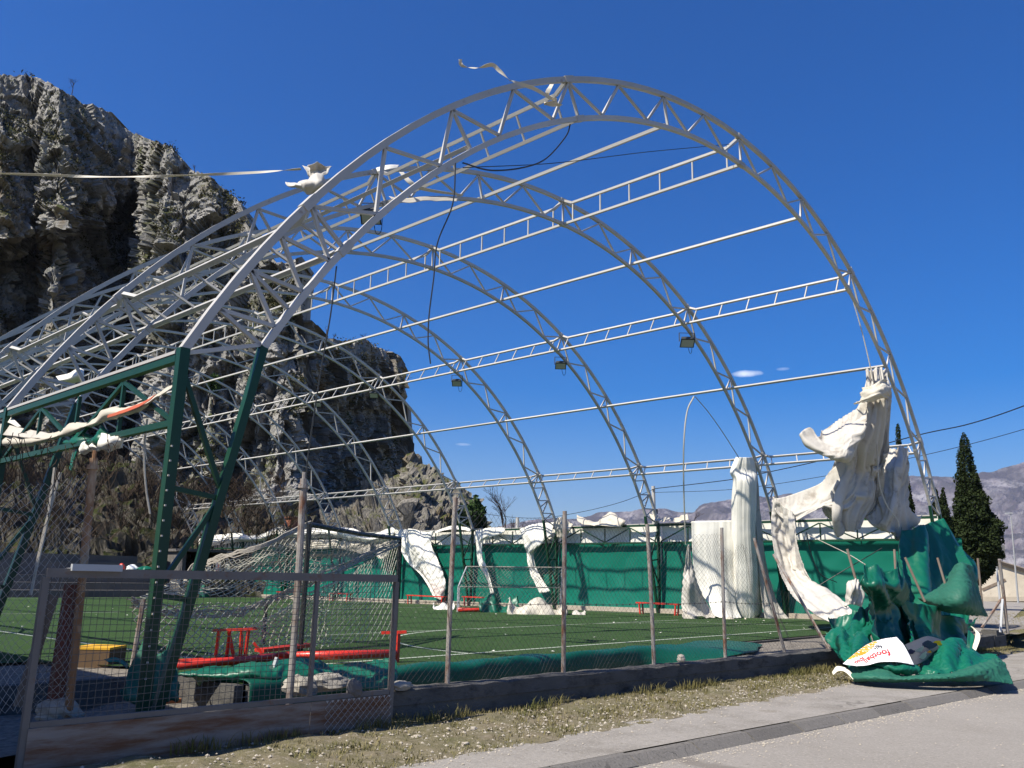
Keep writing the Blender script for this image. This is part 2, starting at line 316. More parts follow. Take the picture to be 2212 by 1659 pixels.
def crom(pts, n):
    """smooth curve through points"""
    p = np.asarray(pts, float); m = len(p)
    if m == 2: return p[0]+(p[1]-p[0])*np.linspace(0, 1, n).reshape((-1,)+(1,)*(p.ndim-1))
    e = np.concatenate([[2*p[0]-p[1]], p, [2*p[-1]-p[-2]]]); t = np.linspace(0, m-1, n); i = np.minimum(t.astype(int), m-2); u = (t-i)[:, None]
    u = u.reshape((-1,)+(1,)*(p.ndim-1)); a, b, c, d = e[i], e[i+1], e[i+2], e[i+3]
    return 0.5*(2*b+(c-a)*u+(2*a-5*b+4*c-d)*u*u+(3*b-a-3*c+d)*u**3)
def surf(rows, nu, nv):
    """smooth sheet through a net of control points (rows may differ in length)"""
    rr = np.stack([crom(np.asarray(r, float), nu) for r in rows]); return crom(rr, nv)
def normals(P):
    du = np.gradient(P, axis=1); dv = np.gradient(P, axis=0); n = np.cross(du, dv)
    return n/np.maximum(np.linalg.norm(n, axis=-1, keepdims=True), 1e-9)
def crumple(P, s, seed, k=4):
    """flat facets meeting in sharp creases"""
    rng = np.random.default_rng(seed); r = 0
    for i in range(k):
        d = rng.normal(size=3); d /= np.linalg.norm(d); sc = s*rng.uniform(0.5, 1.5); t = (P@d)*sc+0.30*vnoise(P*s*0.6, seed+i)+rng.uniform(0, 9)
        r = r+(np.abs((t % 1.0)*2-1)-0.5)*np.clip(0.55+0.9*vnoise(P*s*0.45, seed+30+i), 0, 1.4)/(sc/s)
    return r/math.sqrt(k)
def relax(P, grow=1.12, iters=90, grav=0.0, bend=0.35, crisp=0.0, crisp_s=2.2, floor=None, seed=0, soft=0.0015, edge=20.0, free=(), gv=None):
    """let a sheet that is a little too large for its outline buckle into folds (position based cloth)"""
    X = P.copy(); nv, nu = P.shape[:2]; w = np.ones((nv, nu, 1)); T = P.copy(); rng = np.random.default_rng(seed)
    for c in ((0, 0), (0, -1), (-1, 0), (-1, -1)): w[c] = 0.05
    tgt = np.full((nv, nu, 1), soft); e = max(1, int(0.03*min(nu, nv)))
    for k_, sl_ in (('t', (slice(0, e), slice(None))), ('b', (slice(nv-e, nv), slice(None))), ('l', (slice(None), slice(0, e))), ('r', (slice(None), slice(nu-e, nu)))):
        if k_ not in free: tgt[sl_] = soft*edge
    tgt = tgt*np.clip(1+1.1*vnoise(P*1.1, seed+70), 0.15, 2)[..., None]
    X = X+normals(P)*(rng.normal(size=(nv, nu, 1))*0.004)
    def L0(a, b): return np.linalg.norm(a-b, axis=-1, keepdims=True)*grow
    sets = []
    for ax in (0, 1):
        for par in (0, 1):
            n = P.shape[ax]; a = slice(par, n-1, 2); b = slice(par+1, n, 2); sa = (a, slice(None)) if ax == 0 else (slice(None), a); sb = (b, slice(None)) if ax == 0 else (slice(None), b); sets.append((sa, sb, 1.0, False))
    for par in (0, 1):
        a, b = slice(par, nv-1, 2), slice(par+1, nv, 2)
        sets.append(((a, slice(0, nu-1)), (b, slice(1, nu)), 0.35, False)); sets.append(((a, slice(1, nu)), (b, slice(0, nu-1)), 0.35, False))
    for st in ((2, 4, 8) if bend > 0.2 else (2,)):
        for ax in (0, 1):
            for par in range(2):
                n = P.shape[ax]; ia = [i for i in range(n-st) if (i//st) % 2 == par]; ib = [i+st for i in ia]
                sa = (ia, slice(None)) if ax == 0 else (slice(None), ia); sb = (ib, slice(None)) if ax == 0 else (slice(None), ib); sets.append((sa, sb, bend, True))
    def rl(i, a, b, s_):
        L = L0(P[a], P[b])*(0.96 if s_ else 1.0)
        if gv is not None:                                       # growth differs along and across the sheet
            dvert = isinstance(a[1], slice) and a[1] == slice(None)
            diag = not dvert and not (isinstance(a[0], slice) and a[0] == slice(None))
            L = L*(gv/grow if dvert else (0.5+0.5*gv/grow if diag else 1.0))
        return L
    rest = [rl(i, a, b, s_) for i, (a, b, k, s_) in enumerate(sets)]; V = np.zeros_like(X)
    for it in range(iters):
        X0 = X.copy(); X = X+V*0.90*w; X[..., 2] -= grav*w[..., 0]
        X = X+(T-X)*tgt
        for (a, b, k, push), L in zip(sets, rest):
            A, B = X[a], X[b]; wa, wb = w[a], w[b]; d = B-A; l = np.maximum(np.linalg.norm(d, axis=-1, keepdims=True), 1e-7); c = (l-L)/l*k/np.maximum(wa+wb, 1e-6)
            if push: c = np.minimum(c, 0)
            X[a] = A+d*c*wa; X[b] = X[b]-d*c*wb
        if floor is not None: X[..., 2] = np.maximum(X[..., 2], floor)
        V = X-X0
    if crisp: X = X+normals(X)*(crisp*(crumple(X, crisp_s, seed+200)+0.4*crumple(X, crisp_s*2.3, seed+210)))[..., None]
    return X
def cloth_grid(rows, nu, nv, fold=0.0, nf=4, noise=0.0, ns=1.5, seed=0, along='v', crease=0.0, flip=1, sim=None):
    """rows: lists of (photo x, photo y, distance); folds run down the sheet, noise wrinkles it"""
    W = [[at(*p) for p in r] for r in rows]; P = surf(W, nu, nv); n = normals(P)*flip
    u = np.linspace(0, 1, nu)[None, :]; v = np.linspace(0, 1, nv)[:, None]; d = np.zeros(P.shape[:2])
    if fold:
        a = (u if along == 'v' else v)+0*d; b = (v if along == 'v' else u)+0*d; am, fq = fold, nf
        tri = lambda q_: np.arcsin(np.sin(q_))/1.5708
        for j in range(4):
            q = np.stack([a*2.2*(1+j*0.5), b*(1.3+j*0.9), 0*d+seed+j*3.7], -1); wv = vnoise(q, seed+j); mod = np.clip(0.6+0.8*vnoise(q*0.9+5, seed+3+j), 0.05, 1.4)
            ph = 2*math.pi*fq*a+2.8*wv; d = d+am*mod*(0.35*np.sin(ph)+0.65*tri(ph)); am *= 0.42; fq *= 2.15
    if noise: d = d+noise*0.25*fbm(P*ns*0.7, 1, seed+5)+noise*0.8*crumple(P, ns*0.75, seed+60)+noise*0.30*crumple(P, ns*1.7, seed+61)
    if crease:
        d = d+crease*1.4*crumple(P, ns*1.5, seed+9)+crease*0.5*crumple(P, ns*3.4, seed+19)
    Q = P+n*d[..., None]
    return relax(Q, seed=seed, **sim) if sim else Q

# ================================================================== SETTING
HALL_W, BAY, RISE, EAVE, TRUSS = 26.5465, 5.5331, 8.2138, 3.5344, 0.7238
EXC = (0.0349, 0.1206, -0.0135, 0.0038); NARCH = 10
RAD = (HALL_W**2/4+RISE**2)/(2*RISE); AMAX = math.asin(HALL_W/2/RAD)
def arch_pt(ang, off=0.0):
    u = ang/AMAX; e = EXC[0]*(1-u*u)+EXC[1]*math.sin(math.pi*u)+EXC[2]*math.cos(1.5*math.pi*u)+EXC[3]*math.sin(2*math.pi*u)
    r = RAD-off+e; return HALL_W/2+r*math.sin(ang), EAVE+RISE-RAD+r*math.cos(ang)

# ground sheet out to the horizon
g = MB(); xs = np.concatenate([-np.geomspace(15000, 60, 14), np.linspace(-40, 120, 9), np.geomspace(150, 15000, 14)])
gx, gy = np.meshgrid(xs, xs); g.grid(np.stack([gx, gy, np.full_like(gx, -0.62)], -1)); struct('ground', g, 'ground')

# football turf, gently falling to the far end
def slab(x0, x1, y0, y1, dz, nx=2, ny=2):
    X, Y = np.meshgrid(np.linspace(x0, x1, nx), np.linspace(y0, y1, ny)); return np.stack([X, Y, -SLOPE*np.maximum(Y, 0)+dz], -1)
tf = MB().grid(slab(1.15, HALL_W-0.35, 0.15, 43.5, 0.0, 6, 12)); tf.grid(slab(-1.6, 1.15, 4.2, 43.5, 0.0, 3, 12)); tf.add([(0.35, 4.2, pitch_z(4.2)), (1.15, 2.6, pitch_z(2.6)), (1.15, 4.2, pitch_z(4.2))], [(0, 1, 2)]); turf = struct('artificial_turf', tf, 'turf')
apron = MB().grid(slab(-6, 1.1, 1.6, 43.5, -0.04, 3, 10)); apron.grid(slab(HALL_W-0.35, HALL_W+4, -2, 47, -0.05, 3, 10)); struct('apron', apron, 'gravel')
ln = MB()
for a in ((2.15, 2.25, 1.4, 41.5), (HALL_W-1.5, HALL_W-1.4, 1.4, 41.5), (2.15, HALL_W-1.4, 1.38, 1.48), (2.15, HALL_W-1.4, 41.4, 41.5), (2.25, HALL_W-1.5, 20.6, 20.7), (6.0, 20.8, 6.62, 6.70)):
    ln.grid(slab(*a, 0.006, 2, 10))
def arc_line(cx, cy, r, a0, a1, w=0.08):
    t = np.radians(np.linspace(a0, a1, 24)); P = np.stack([np.stack([cx+(r+d)*np.cos(t), cy+(r+d)*np.sin(t), -SLOPE*(cy+(r+d)*np.sin(t))+0.006], -1) for d in (-w/2, w/2)]); ln.grid(P)
arc_line(11.2, 1.43, 5.24, 90, 180); arc_line(15.7, 1.43, 5.24, 0, 90); arc_line(13.3, 20.65, 3, 0, 360)
struct('pitch_markings', ln, 'line_white', turf)

# trench between the front wall and the turf, gravel yard behind the gate
yard = MB()
X, Y = np.meshgrid(np.linspace(-7, 24, 90), np.linspace(-1.12, 1.7, 14)); yy = Y-0.068*(X-2.13)*(1-(Y+1.12)/2.82)
rise_ = np.clip((X-8.6)/2.2, 0, 1); rise_ = rise_*rise_*(3-2*rise_); z = -0.30+0.255*rise_+(0.05-0.028*rise_)*fbm(np.stack([X*1.7, Y*1.7, 0*X], -1), 3, 4); z = np.where((Y > 0.0) & (X > 1.0), np.minimum(z, -0.06), z); yard.grid(np.stack([X, yy, z], -1)); struct('gravel_yard', yard, 'gravel')
# turf slab edge
ed = MB().box((13.5, 0.10, -0.24), (24.6, 0.09, 0.44)); ed.box((1.09, 0.9, -0.22), (0.11, 1.6, 0.42)); ed.box((-2.4, 1.63, -0.2), (6.9, 0.14, 0.36)); struct('slab_edge', ed, 'concrete')

# street: verge, pavement, kerb, road
def kerb_y(X): return -3.53-0.085*(X-2.45)-0.0022*(X-2.45)**2*0.5
def pave_in(X): return -2.72+0.16*math.sin(X*0.5)*0.3-0.012*(X-3)
xs = np.linspace(-4, 22, 420)
vg = []
for t in np.linspace(0, 1, 44):
    row = []
    for X in xs:
        a, b = wall_y(X)+0.06, pave_in(X)-0.16; y = a+(b-a)*t
        row.append((X, y, STREET+0.03-0.075*t))
    vg.append(row)
vg = np.array(vg); vg[..., 2] += 0.028*fbm(np.stack([vg[..., 0]*3.1, vg[..., 1]*3.1, 0*vg[..., 0]], -1), 4, 8)*np.linspace(1, 0.35, 44)[:, None]
struct('verge', MB().grid(vg), 'verge')
pv = []
for t in np.linspace(0, 1, 8): pv.append([(X, pave_in(X)+0.05*math.sin(X*3.1)*(1-t)+(kerb_y(X)-pave_in(X))*t, -0.398-0.012*t) for X in np.linspace(-16, 70, 173)])
struct('pavement', MB().grid(pv), 'pavement')
kerb = tag(link('kerb', None, (8, kerb_y(8), -0.53)), kind='structure')
X = -9.0; ki = 0
while X < 40:
    L = 1.0; a = V3((X+0.014, kerb_y(X+0.008)-0.09, -0.47)); b = V3((X+L-0.014, kerb_y(X+L-0.014)-0.09, -0.47)); jz = random.uniform(-0.008, 0.006); jy = random.uniform(-0.006, 0.006)
    m = MB(); d = b-a; d = d/np.linalg.norm(d); s = np.cross(d, (0, 0, 1)); prof = [(-0.03, -0.12), (0.17, -0.12), (0.17, -0.012), (0.045, 0.066), (-0.03, 0.072)]
    pa = [a+s*px_+V3((0, jy, pz+jz)) for px_, pz in prof]; pb = [b+s*px_+V3((0, jy, pz+jz)) for px_, pz in prof]
    m.add(pa+pb, [(0, 1, 6, 5), (1, 2, 7, 6), (2, 3, 8, 7), (3, 4, 9, 8), (4, 0, 5, 9), (4, 3, 2, 1, 0), (5, 6, 7, 8, 9)]); m.build('kerb_stone', 'kerb_stone', kerb); X += L
rd = []
for t in np.linspace(0, 1, 12): rd.append([(X, kerb_y(X)-0.13+(-9)*t, -0.487-0.02*t) for X in np.linspace(-16, 110, 120)])
struct('road', MB().grid(rd), 'asphalt')
# second road and green beyond the end of the wall
gr = MB().grid([[(23, -1.6, -0.40), (150, 8, -0.42)], [(23, 14, -0.40), (150, 60, -0.42)]]); struct('green', gr, 'ground')
r2 = MB().grid([[(38, 1, -0.375), (260, 43, -0.40)], [(36, 10.5, -0.375), (255, 72, -0.40)]]); struct('side_road', r2, 'asphalt')
p2 = MB().grid([[(24, -0.9, -0.385), (80, 3.2, -0.385)], [(24, 0.6, -0.385), (80, 6.0, -0.385)]]); struct('footpath', p2, 'pavement')

# ---- limestone cliff: a sheet that follows the crag's faces, broken up by blocks, ledges and gullies
mrock = bpy.data.materials.new('limestone'); mrock.use_nodes = True; MATS['limestone'] = mrock
def rock_nodes(m, grey, grey2, green, brown, sc, moss=0.5):
    t = m.node_tree; N = t.nodes; L = t.links; b = N['Principled BSDF']; b.inputs['Roughness'].default_value = 0.95; b.inputs['Specular IOR Level'].default_value = 0.1
    g_ = N.new('ShaderNodeNewGeometry'); mp = N.new('ShaderNodeMapping'); mp.inputs['Scale'].default_value = (sc, sc, sc*0.55); L.new(g_.outputs['Position'], mp.inputs[0])
    def nz(s, d=8, r=0.65):
        n = N.new('ShaderNodeTexNoise'); n.inputs['Scale'].default_value = s; n.inputs['Detail'].default_value = d; n.inputs['Roughness'].default_value = r; L.new(mp.outputs[0], n.inputs['Vector']); return n.outputs[0]
    def ramp(i, p0, p1, c0=(0, 0, 0), c1=(1, 1, 1)):
        r = N.new('ShaderNodeValToRGB'); r.color_ramp.elements[0].position = p0; r.color_ramp.elements[1].position = p1; r.color_ramp.elements[0].color = (*c0, 1); r.color_ramp.elements[1].color = (*c1, 1); L.new(i, r.inputs[0]); return r.outputs[0]
    def mix(f, a, bb):
        x = N.new('ShaderNodeMix'); x.data_type = 'RGBA'; L.new(f, x.inputs['Factor']); L.new(a, x.inputs['A'])
        if isinstance(bb, tuple): x.inputs['B'].default_value = (*bb, 1)
        else: L.new(bb, x.inputs['B'])
        return x.outputs['Result']
    base = ramp(nz(0.9), 0.36, 0.64, grey2, grey); base = mix(ramp(nz(4.0), 0.52, 0.72), base, tuple(c*0.55 for c in grey2))
    base = mix(ramp(nz(0.25, 4), 0.56, 0.70), base, brown)
    sx = N.new('ShaderNodeSeparateXYZ'); L.new(g_.outputs['Normal'], sx.inputs[0])
    up = N.new('ShaderNodeMath'); up.operation = 'MULTIPLY'; L.new(ramp(sx.outputs[2], 0.30, 0.62), up.inputs[0]); L.new(ramp(nz(0.5, 6), 0.62-0.25*moss, 0.78-0.25*moss), up.inputs[1])
    base = mix(up.outputs[0], base, green); L.new(base, b.inputs['Base Color'])
    bp = N.new('ShaderNodeBump'); bp.inputs['Strength'].default_value = 0.9; bp.inputs['Distance'].default_value = 0.35; L.new(nz(3.2, 10, 0.72), bp.inputs['Height']); L.new(bp.outputs[0], b.inputs['Normal'])
rock_nodes(mrock, (0.35, 0.335, 0.31), (0.205, 0.198, 0.185), (0.055, 0.062, 0.022), (0.20, 0.16, 0.115), 0.42, 0.7)
TOP = np.array([(-330, 40), (-200, 95), (-60, 140), (0, 158), (61, 166), (100, 172), (141, 193), (195, 230), (236, 247), (263, 270), (300, 288), (337, 304), (371, 317), (411, 358), (455, 385), (489, 408), (529, 442), (541, 480), (573, 540), (598, 566), (626, 560), (652, 552), (656, 600), (659, 690), (690, 709), (725, 732), (747, 735), (788, 729), (810, 746), (833, 752), (856, 772), (869, 803), (876, 849), (881, 878), (883, 960), (885, 1060), (890, 1200)], float)
DEP = np.array([(-330, 80), (-200, 78), (-60, 82), (0, 82), (45, 86), (75, 89), (95, 83), (128, 82), (150, 86), (215, 95), (285, 101), (304, 100), (342, 87), (360, 84), (400, 86), (455, 84), (500, 88), (530, 86), (560, 83), (600, 82), (640, 83), (652, 87), (700, 98), (760, 109), (820, 118), (865, 124), (890, 130)], float)
nx, ny = 560, 330
xg = np.linspace(-320, 888, nx); tg = np.linspace(0, 1, ny)
ytop = np.interp(xg, TOP[:, 0], TOP[:, 1]); YB = 1320.0
XX = np.tile(xg, (ny, 1)); YY = YB+(ytop-YB)[None, :]*tg[:, None]**0.92
dep = np.interp(xg, DEP[:, 0], DEP[:, 1])[None, :]+0*YY
lean = np.clip((YB-YY)/900, 0, 1.4)
dep = dep+np.where(XX < 645, 16*lean**2.2, 5*lean)                       # the crag leans back towards its top
y0_ = 530-0.38*np.clip(XX, -200, 320)+26*vnoise(np.stack([XX/60, YY/90, 0*XX], -1), 2)
dep = dep+9*np.clip((YY-y0_)/55, 0, 1)*np.clip((312-XX)/14, 0, 1)*np.clip((1130-YY)/120, 0, 1)*(1-0.75*np.exp(-((XX-112)/24)**2)*np.clip((YY-540)/60, 0, 1))     # the deep recess under the ridge
roof = np.clip((YY-800)/90, 0, 1)*np.clip((XX-640)/60, 0, 1); dep = dep+5*roof   # overhanging side face
dep = dep-10*np.clip((YY-1040)/200, 0, 1)
rx = (XX/2212.0-0.5)/FPX; ry = -(YY-829.5)/2212.0/FPX
P = CAM+dep[..., None]*(_F+R2*rx[..., None]+U2*ry[..., None])
n = normals(P); toc = CAM-P; sgn = np.sign((n*toc).sum(-1)); n = n*sgn[..., None]
for _ in range(3):                                              # smooth the faces' directions before breaking them up
    for ax in (0, 1):
        c_ = np.cumsum(np.concatenate([np.repeat(np.take(n, [0], ax), 9, ax), n, np.repeat(np.take(n, [-1], ax), 8, ax)], ax), ax); n = (np.take(c_, range(17, c_.shape[ax]), ax)-np.take(c_, range(0, c_.shape[ax]-17), ax))/17
toc = toc/np.linalg.norm(toc, axis=-1, keepdims=True); n = n/np.linalg.norm(n, axis=-1, keepdims=True)+0.8*toc; n = n/np.linalg.norm(n, axis=-1, keepdims=True)
wp = P+1.0*np.stack([fbm(P*0.35, 2, 40), fbm(P*0.35+9, 2, 41), fbm(P*0.35+17, 2, 42)], -1)
dsp = 1.5*fbm(P*np.array([0.11, 0.11, 0.08]), 3, 3)+2.6*facets(wp*np.array([0.20, 0.20, 0.13]), 5, 1.3, 0.9)+1.5*facets(wp*np.array([0.52, 0.52, 0.36]), 15, 1.3, 0.8)+0.62*facets(P*np.array([1.15, 1.15, 0.9])+3, 21, 1.3, 0.7)+0.26*facets(P*np.array([2.3, 2.3, 2.0])+7, 25, 1.2, 0.8)+0.10*fbm(P*3.0, 2, 9)
gul = ridged(P*np.array([0.14, 0.14, 0.03])+3, 2, 77); dsp = dsp+0.40*gul
fade = np.clip((1-tg)*9, 0.55, 1)[:, None]
P = P+n*(dsp*fade)[..., None]
P[-1] = P[-2]+V3((0, 0, 0.3))+np.array([0.73, 0.68, 0])*6.0           # rim falls away behind
cl = MB().grid(P); cliff = struct('cliff', cl, 'limestone')
cn = normals(P); cn = cn*np.sign((cn*(CAM-P)).sum(-1))[..., None]; cand = np.argwhere((cn[..., 2] > 0.45) & (vnoise(P*0.16, 91) > 0.05) & (XX > -60)); cand = cand[RNG.permutation(len(cand))[:1500]]
pts = []
for j_, i_ in cand:
    c0 = P[j_, i_]; k_ = 22; pts.append(c0+RNG.normal(size=(k_, 3))*np.array([0.5, 0.5, 0.28])*RNG.uniform(0.5, 1.3)+V3((0, 0, 0.2)))
SCRUB = np.concatenate(pts)
mk = bpy.data.materials.new('knoll_rock'); mk.use_nodes = True; MATS['knoll_rock'] = mk
rock_nodes(mk, (0.29, 0.265, 0.23), (0.14, 0.13, 0.112), (0.075, 0.082, 0.028), (0.19, 0.145, 0.09), 0.8, 0.8)
def knoll(name, top, d0, d1, y0, matn, nx, ny, amp, sc, seed, back=6.0):
    top = np.array(top, float); xg = np.linspace(top[0, 0], top[-1, 0], nx); yt = np.interp(xg, top[:, 0], top[:, 1]); t = np.linspace(0, 1, ny)[:, None]
    XX = np.tile(xg, (ny, 1)); YY = y0+(yt-y0)[None, :]*t; dd = d0+(d1-d0)*t**1.3+0*XX
    P = CAM+dd[..., None]*(_F+R2*((XX/2212.0-0.5)/FPX)[..., None]+U2*(-(YY-829.5)/2212.0/FPX)[..., None])
    n = normals(P); sgn = np.sign((n*(CAM-P)).sum(-1)); n = n*sgn[..., None]
    P = P+n*(amp*(0.7*fbm(P*sc*0.35, 3, seed)+1.3*facets(P*sc*0.8, seed, 1.2, 0.7)+0.6*facets(P*sc*1.9, seed+7, 1.2, 0.8)+0.12*fbm(P*sc*3.5, 2, seed+4)))[..., None]
    P = np.concatenate([P, (P[-1]+np.array([0.73, 0.68, -0.35])*back)[None]]); return struct(name, MB().grid(P), matn)
knoll('rocky_slope', [(640, 1110), (700, 1085), (760, 1062), (820, 1050), (860, 1040), (885, 985), (905, 1008), (948, 1036), (990, 1060), (1022, 1082), (1040, 1105), (1062, 1150)], 64, 92, 1300, 'knoll_rock', 210, 90, 1.1, 0.8, 51)
mbk = bpy.data.materials.new('earth_bank'); mbk.use_nodes = True; MATS['earth_bank'] = mbk
rock_nodes(mbk, (0.17, 0.155, 0.13), (0.07, 0.06, 0.045), (0.04, 0.046, 0.015), (0.065, 0.048, 0.03), 0.9, 1.0)
knoll('earth_bank', [(-330, 930), (-100, 960), (0, 985), (90, 990), (180, 1000), (260, 985), (330, 1000), (400, 1040), (470, 1080), (540, 1085), (600, 1100), (660, 1118), (720, 1150)], 53, 74, 1310, 'earth_bank', 230, 90, 1.2, 0.6, 61)

# ---- far mountains
mm = bpy.data.materials.new('mountain'); mm.use_nodes = True; MATS['mountain'] = mm
rock_nodes(mm, (0.33, 0.31, 0.30), (0.135, 0.105, 0.105), (0.075, 0.065, 0.055), (0.105, 0.08, 0.075), 0.006, 0.9)
MB_ = mm.node_tree.nodes
for nd in MB_:
    if nd.type == 'BUMP': nd.inputs['Distance'].default_value = 25
def mountain(name, top, d0, d1, ybase, nx, ny, amp, sc, seed):
    top = np.array(top, float); xg = np.linspace(top[0, 0], top[-1, 0], nx); yt = np.interp(xg, top[:, 0], top[:, 1]); t = np.linspace(0, 1, ny)[:, None]
    XX = np.tile(xg, (ny, 1)); YY = ybase(xg)[None, :]+(yt-ybase(xg))[None, :]*t**1.25; dd = d0+(d1-d0)*t+0*XX
    P = CAM+dd[..., None]*(_F+R2*((XX/2212.0-0.5)/FPX)[..., None]+U2*(-(YY-829.5)/2212.0/FPX)[..., None])
    n = normals(P); sgn = np.sign((n*(CAM-P)).sum(-1)); n = n*sgn[..., None]
    w = np.sin(np.pi*np.clip(t, 0.02, 1)*0.93)**0.7
    P = P+n*(amp*w*(ridged(P*sc, 5, seed, 0.52)-0.4))[..., None]
    P = np.concatenate([P, (P[-1]+np.array([0.73, 0.68, -0.5])*800)[None]]); return struct(name, MB().grid(P), 'mountain')
hb = lambda x: 1262+0.0205*(x-1106)
mountain('mountain_range', [(980, 1150), (1100, 1128), (1240, 1122), (1300, 1114), (1345, 1108), (1400, 1107), (1440, 1102), (1472, 1108), (1498, 1109), (1520, 1096), (1564, 1084), (1634, 1073), (1700, 1068), (1780, 1074), (1850, 1060), (1900, 1046), (1969, 1033), (2024, 1032), (2060, 1036), (2090, 1030), (2116, 1020), (2171, 1012), (2230, 1004), (2330, 985), (2500, 960), (2800, 1000)], 4200, 7200, hb, 420, 110, 85, 0.0022, 71)

# ================================================================== STEEL HALL
hall = thing('steel_hall_frame', 'long grey steel arched hall frame with green columns standing stripped of its cover', 'hall frame', (HALL_W/2, 24.9, -0.45))
SEG = 0.46996; NODES = [-2*0.465, -SEG, 0.0, SEG, 0.9301]      # five rows of ladder purlins round the arch
def chord_mesh(name, off, w, h, a0=-AMAX, a1=AMAX, n=60):
    m = MB(); prev = None; V = []
    for a in np.linspace(a0, a1, n):
        x, z = arch_pt(a, off); tx, tz = math.cos(a), -math.sin(a); nx_, nz_ = math.sin(a), math.cos(a)
        for sy, sr in ((-1, -1), (1, -1), (1, 1), (-1, 1)): V.append((x+nx_*sr*h/2-HALL_W/2, sy*w/2, z+nz_*sr*h/2))
    F = [(i*4+k, i*4+(k+1) % 4, (i+1)*4+(k+1) % 4, (i+1)*4+k) for i in range(n-1) for k in range(4)]+[(0, 1, 2, 3), ((n-1)*4+3, (n-1)*4+2, (n-1)*4+1, (n-1)*4)]
    m.add(V, F); me = m.mesh(name, 'steel_paint'); return me
INA = AMAX-0.045
me_o = chord_mesh('outer_chord', 0.0, 0.09, 0.095); me_i = chord_mesh('inner_chord', TRUSS, 0.085, 0.085, -INA, INA)
WEB = []
for s_ in range(24):                                             # zigzag lacing between the chords
    lo, hi = -AMAX, AMAX
knots = [-AMAX]+NODES+[AMAX]
outer_a = []
for i in range(6): outer_a += [knots[i]+(knots[i+1]-knots[i])*j/4 for j in range(4)]
outer_a.append(AMAX)
for i in range(24):
    mid = (outer_a[i]+outer_a[i+1])/2; mid = max(-INA, min(INA, mid))
    WEB += [(outer_a[i], mid), (outer_a[i+1], mid)]
for a in NODES: WEB.append((a, a))
for i in range(6): WEB.append((outer_a[i*4+2], outer_a[i*4+2]))
far_web = MB()
for k in range(NARCH):
    Y = k*BAY
    oc = link('outer_chord', me_o, (HALL_W/2, Y, 0), hall); ic = link('inner_chord', me_i, (HALL_W/2, Y, 0), hall)
    for j, (a, b) in enumerate(WEB):
        xo, zo = arch_pt(a, 0.05); xi, zi = arch_pt(b, TRUSS-0.05)
        p, q_ = (xo, Y, zo), (xi, Y, zi)
        if k < 5: bar_obj('web_bar', p, q_, 0.046, 0.046, 'steel_paint', oc, (0, 1, 0))
        else: far_web.bar(p, q_, 0.046, 0.046, (0, 1, 0))
for k in range(6):
    for a in NODES:
        for off, w_ in ((0.0, 0.115), (TRUSS, 0.108)):
            (x0_, z0_), (x1_, z1_) = arch_pt(a-0.009, off), arch_pt(a+0.009, off); bar_obj('splice_plate', (x0_, k*BAY, z0_), (x1_, k*BAY, z1_), w_, w_, 'steel_paint', hall, (0, 1, 0))
tag(far_web.build('far_web_bars', 'steel_paint', hall), kind='stuff')
# ladder purlins and plain tube purlins
far_r = MB(); LAD = 0.13
for a in NODES:
    xt, zt = arch_pt(a, LAD+0.03); xo, zo = arch_pt(a, 0.02); xb, zb = arch_pt(a, TRUSS)
    top = MB()
    for k in range(NARCH-1):
        y0, y1 = k*BAY, (k+1)*BAY
        ch = MB(); pts = [(xo, y0+0.06, zo), (xt, y0+0.34, zt), (xt, y1-0.34, zt), (xo, y1-0.06, zo)]
        for i in range(3): ch.bar(pts[i], pts[i+1], 0.065, 0.065, (math.sin(a), 0, math.cos(a)))
        c = ch.build('purlin_top_rail', 'steel_paint', hall)
        bar_obj('purlin_bottom_rail', (xb, y0+0.06, zb-0.005), (xb, y1-0.06, zb-0.005), 0.065, 0.065, 'steel_paint', hall, (math.sin(a), 0, math.cos(a)))
        for j in range(6):
            y = y0+0.36+(BAY-0.72)*j/5; xb2, zb2 = xb, zb
            sl = 0.22 if abs(a) > 0.6 else 0.0
            if k < 8: bar_obj('rung', (xt, y, zt-0.03), (xb2, y-sl, zb2+0.02), 0.034, 0.034, 'steel_paint', c, (0, 1, 0))
            else: far_r.bar((xt, y, zt-0.03), (xb2, y-sl, zb2+0.02), 0.034, 0.034, (0, 1, 0))
tag(far_r.build('far_rungs', 'steel_paint', hall), kind='stuff')
for i in range(6):
    a = (knots[i]+knots[i+1])/2
    if i in (0, 5): continue
    x, z = arch_pt(a, TRUSS-0.08)
    for k in range(NARCH-1): bar_obj('tube_purlin', (x, k*BAY+0.05, z), (x, (k+1)*BAY-0.05, z), 0.07, 0.07, 'steel_paint', hall, (math.sin(a), 0, math.cos(a)))
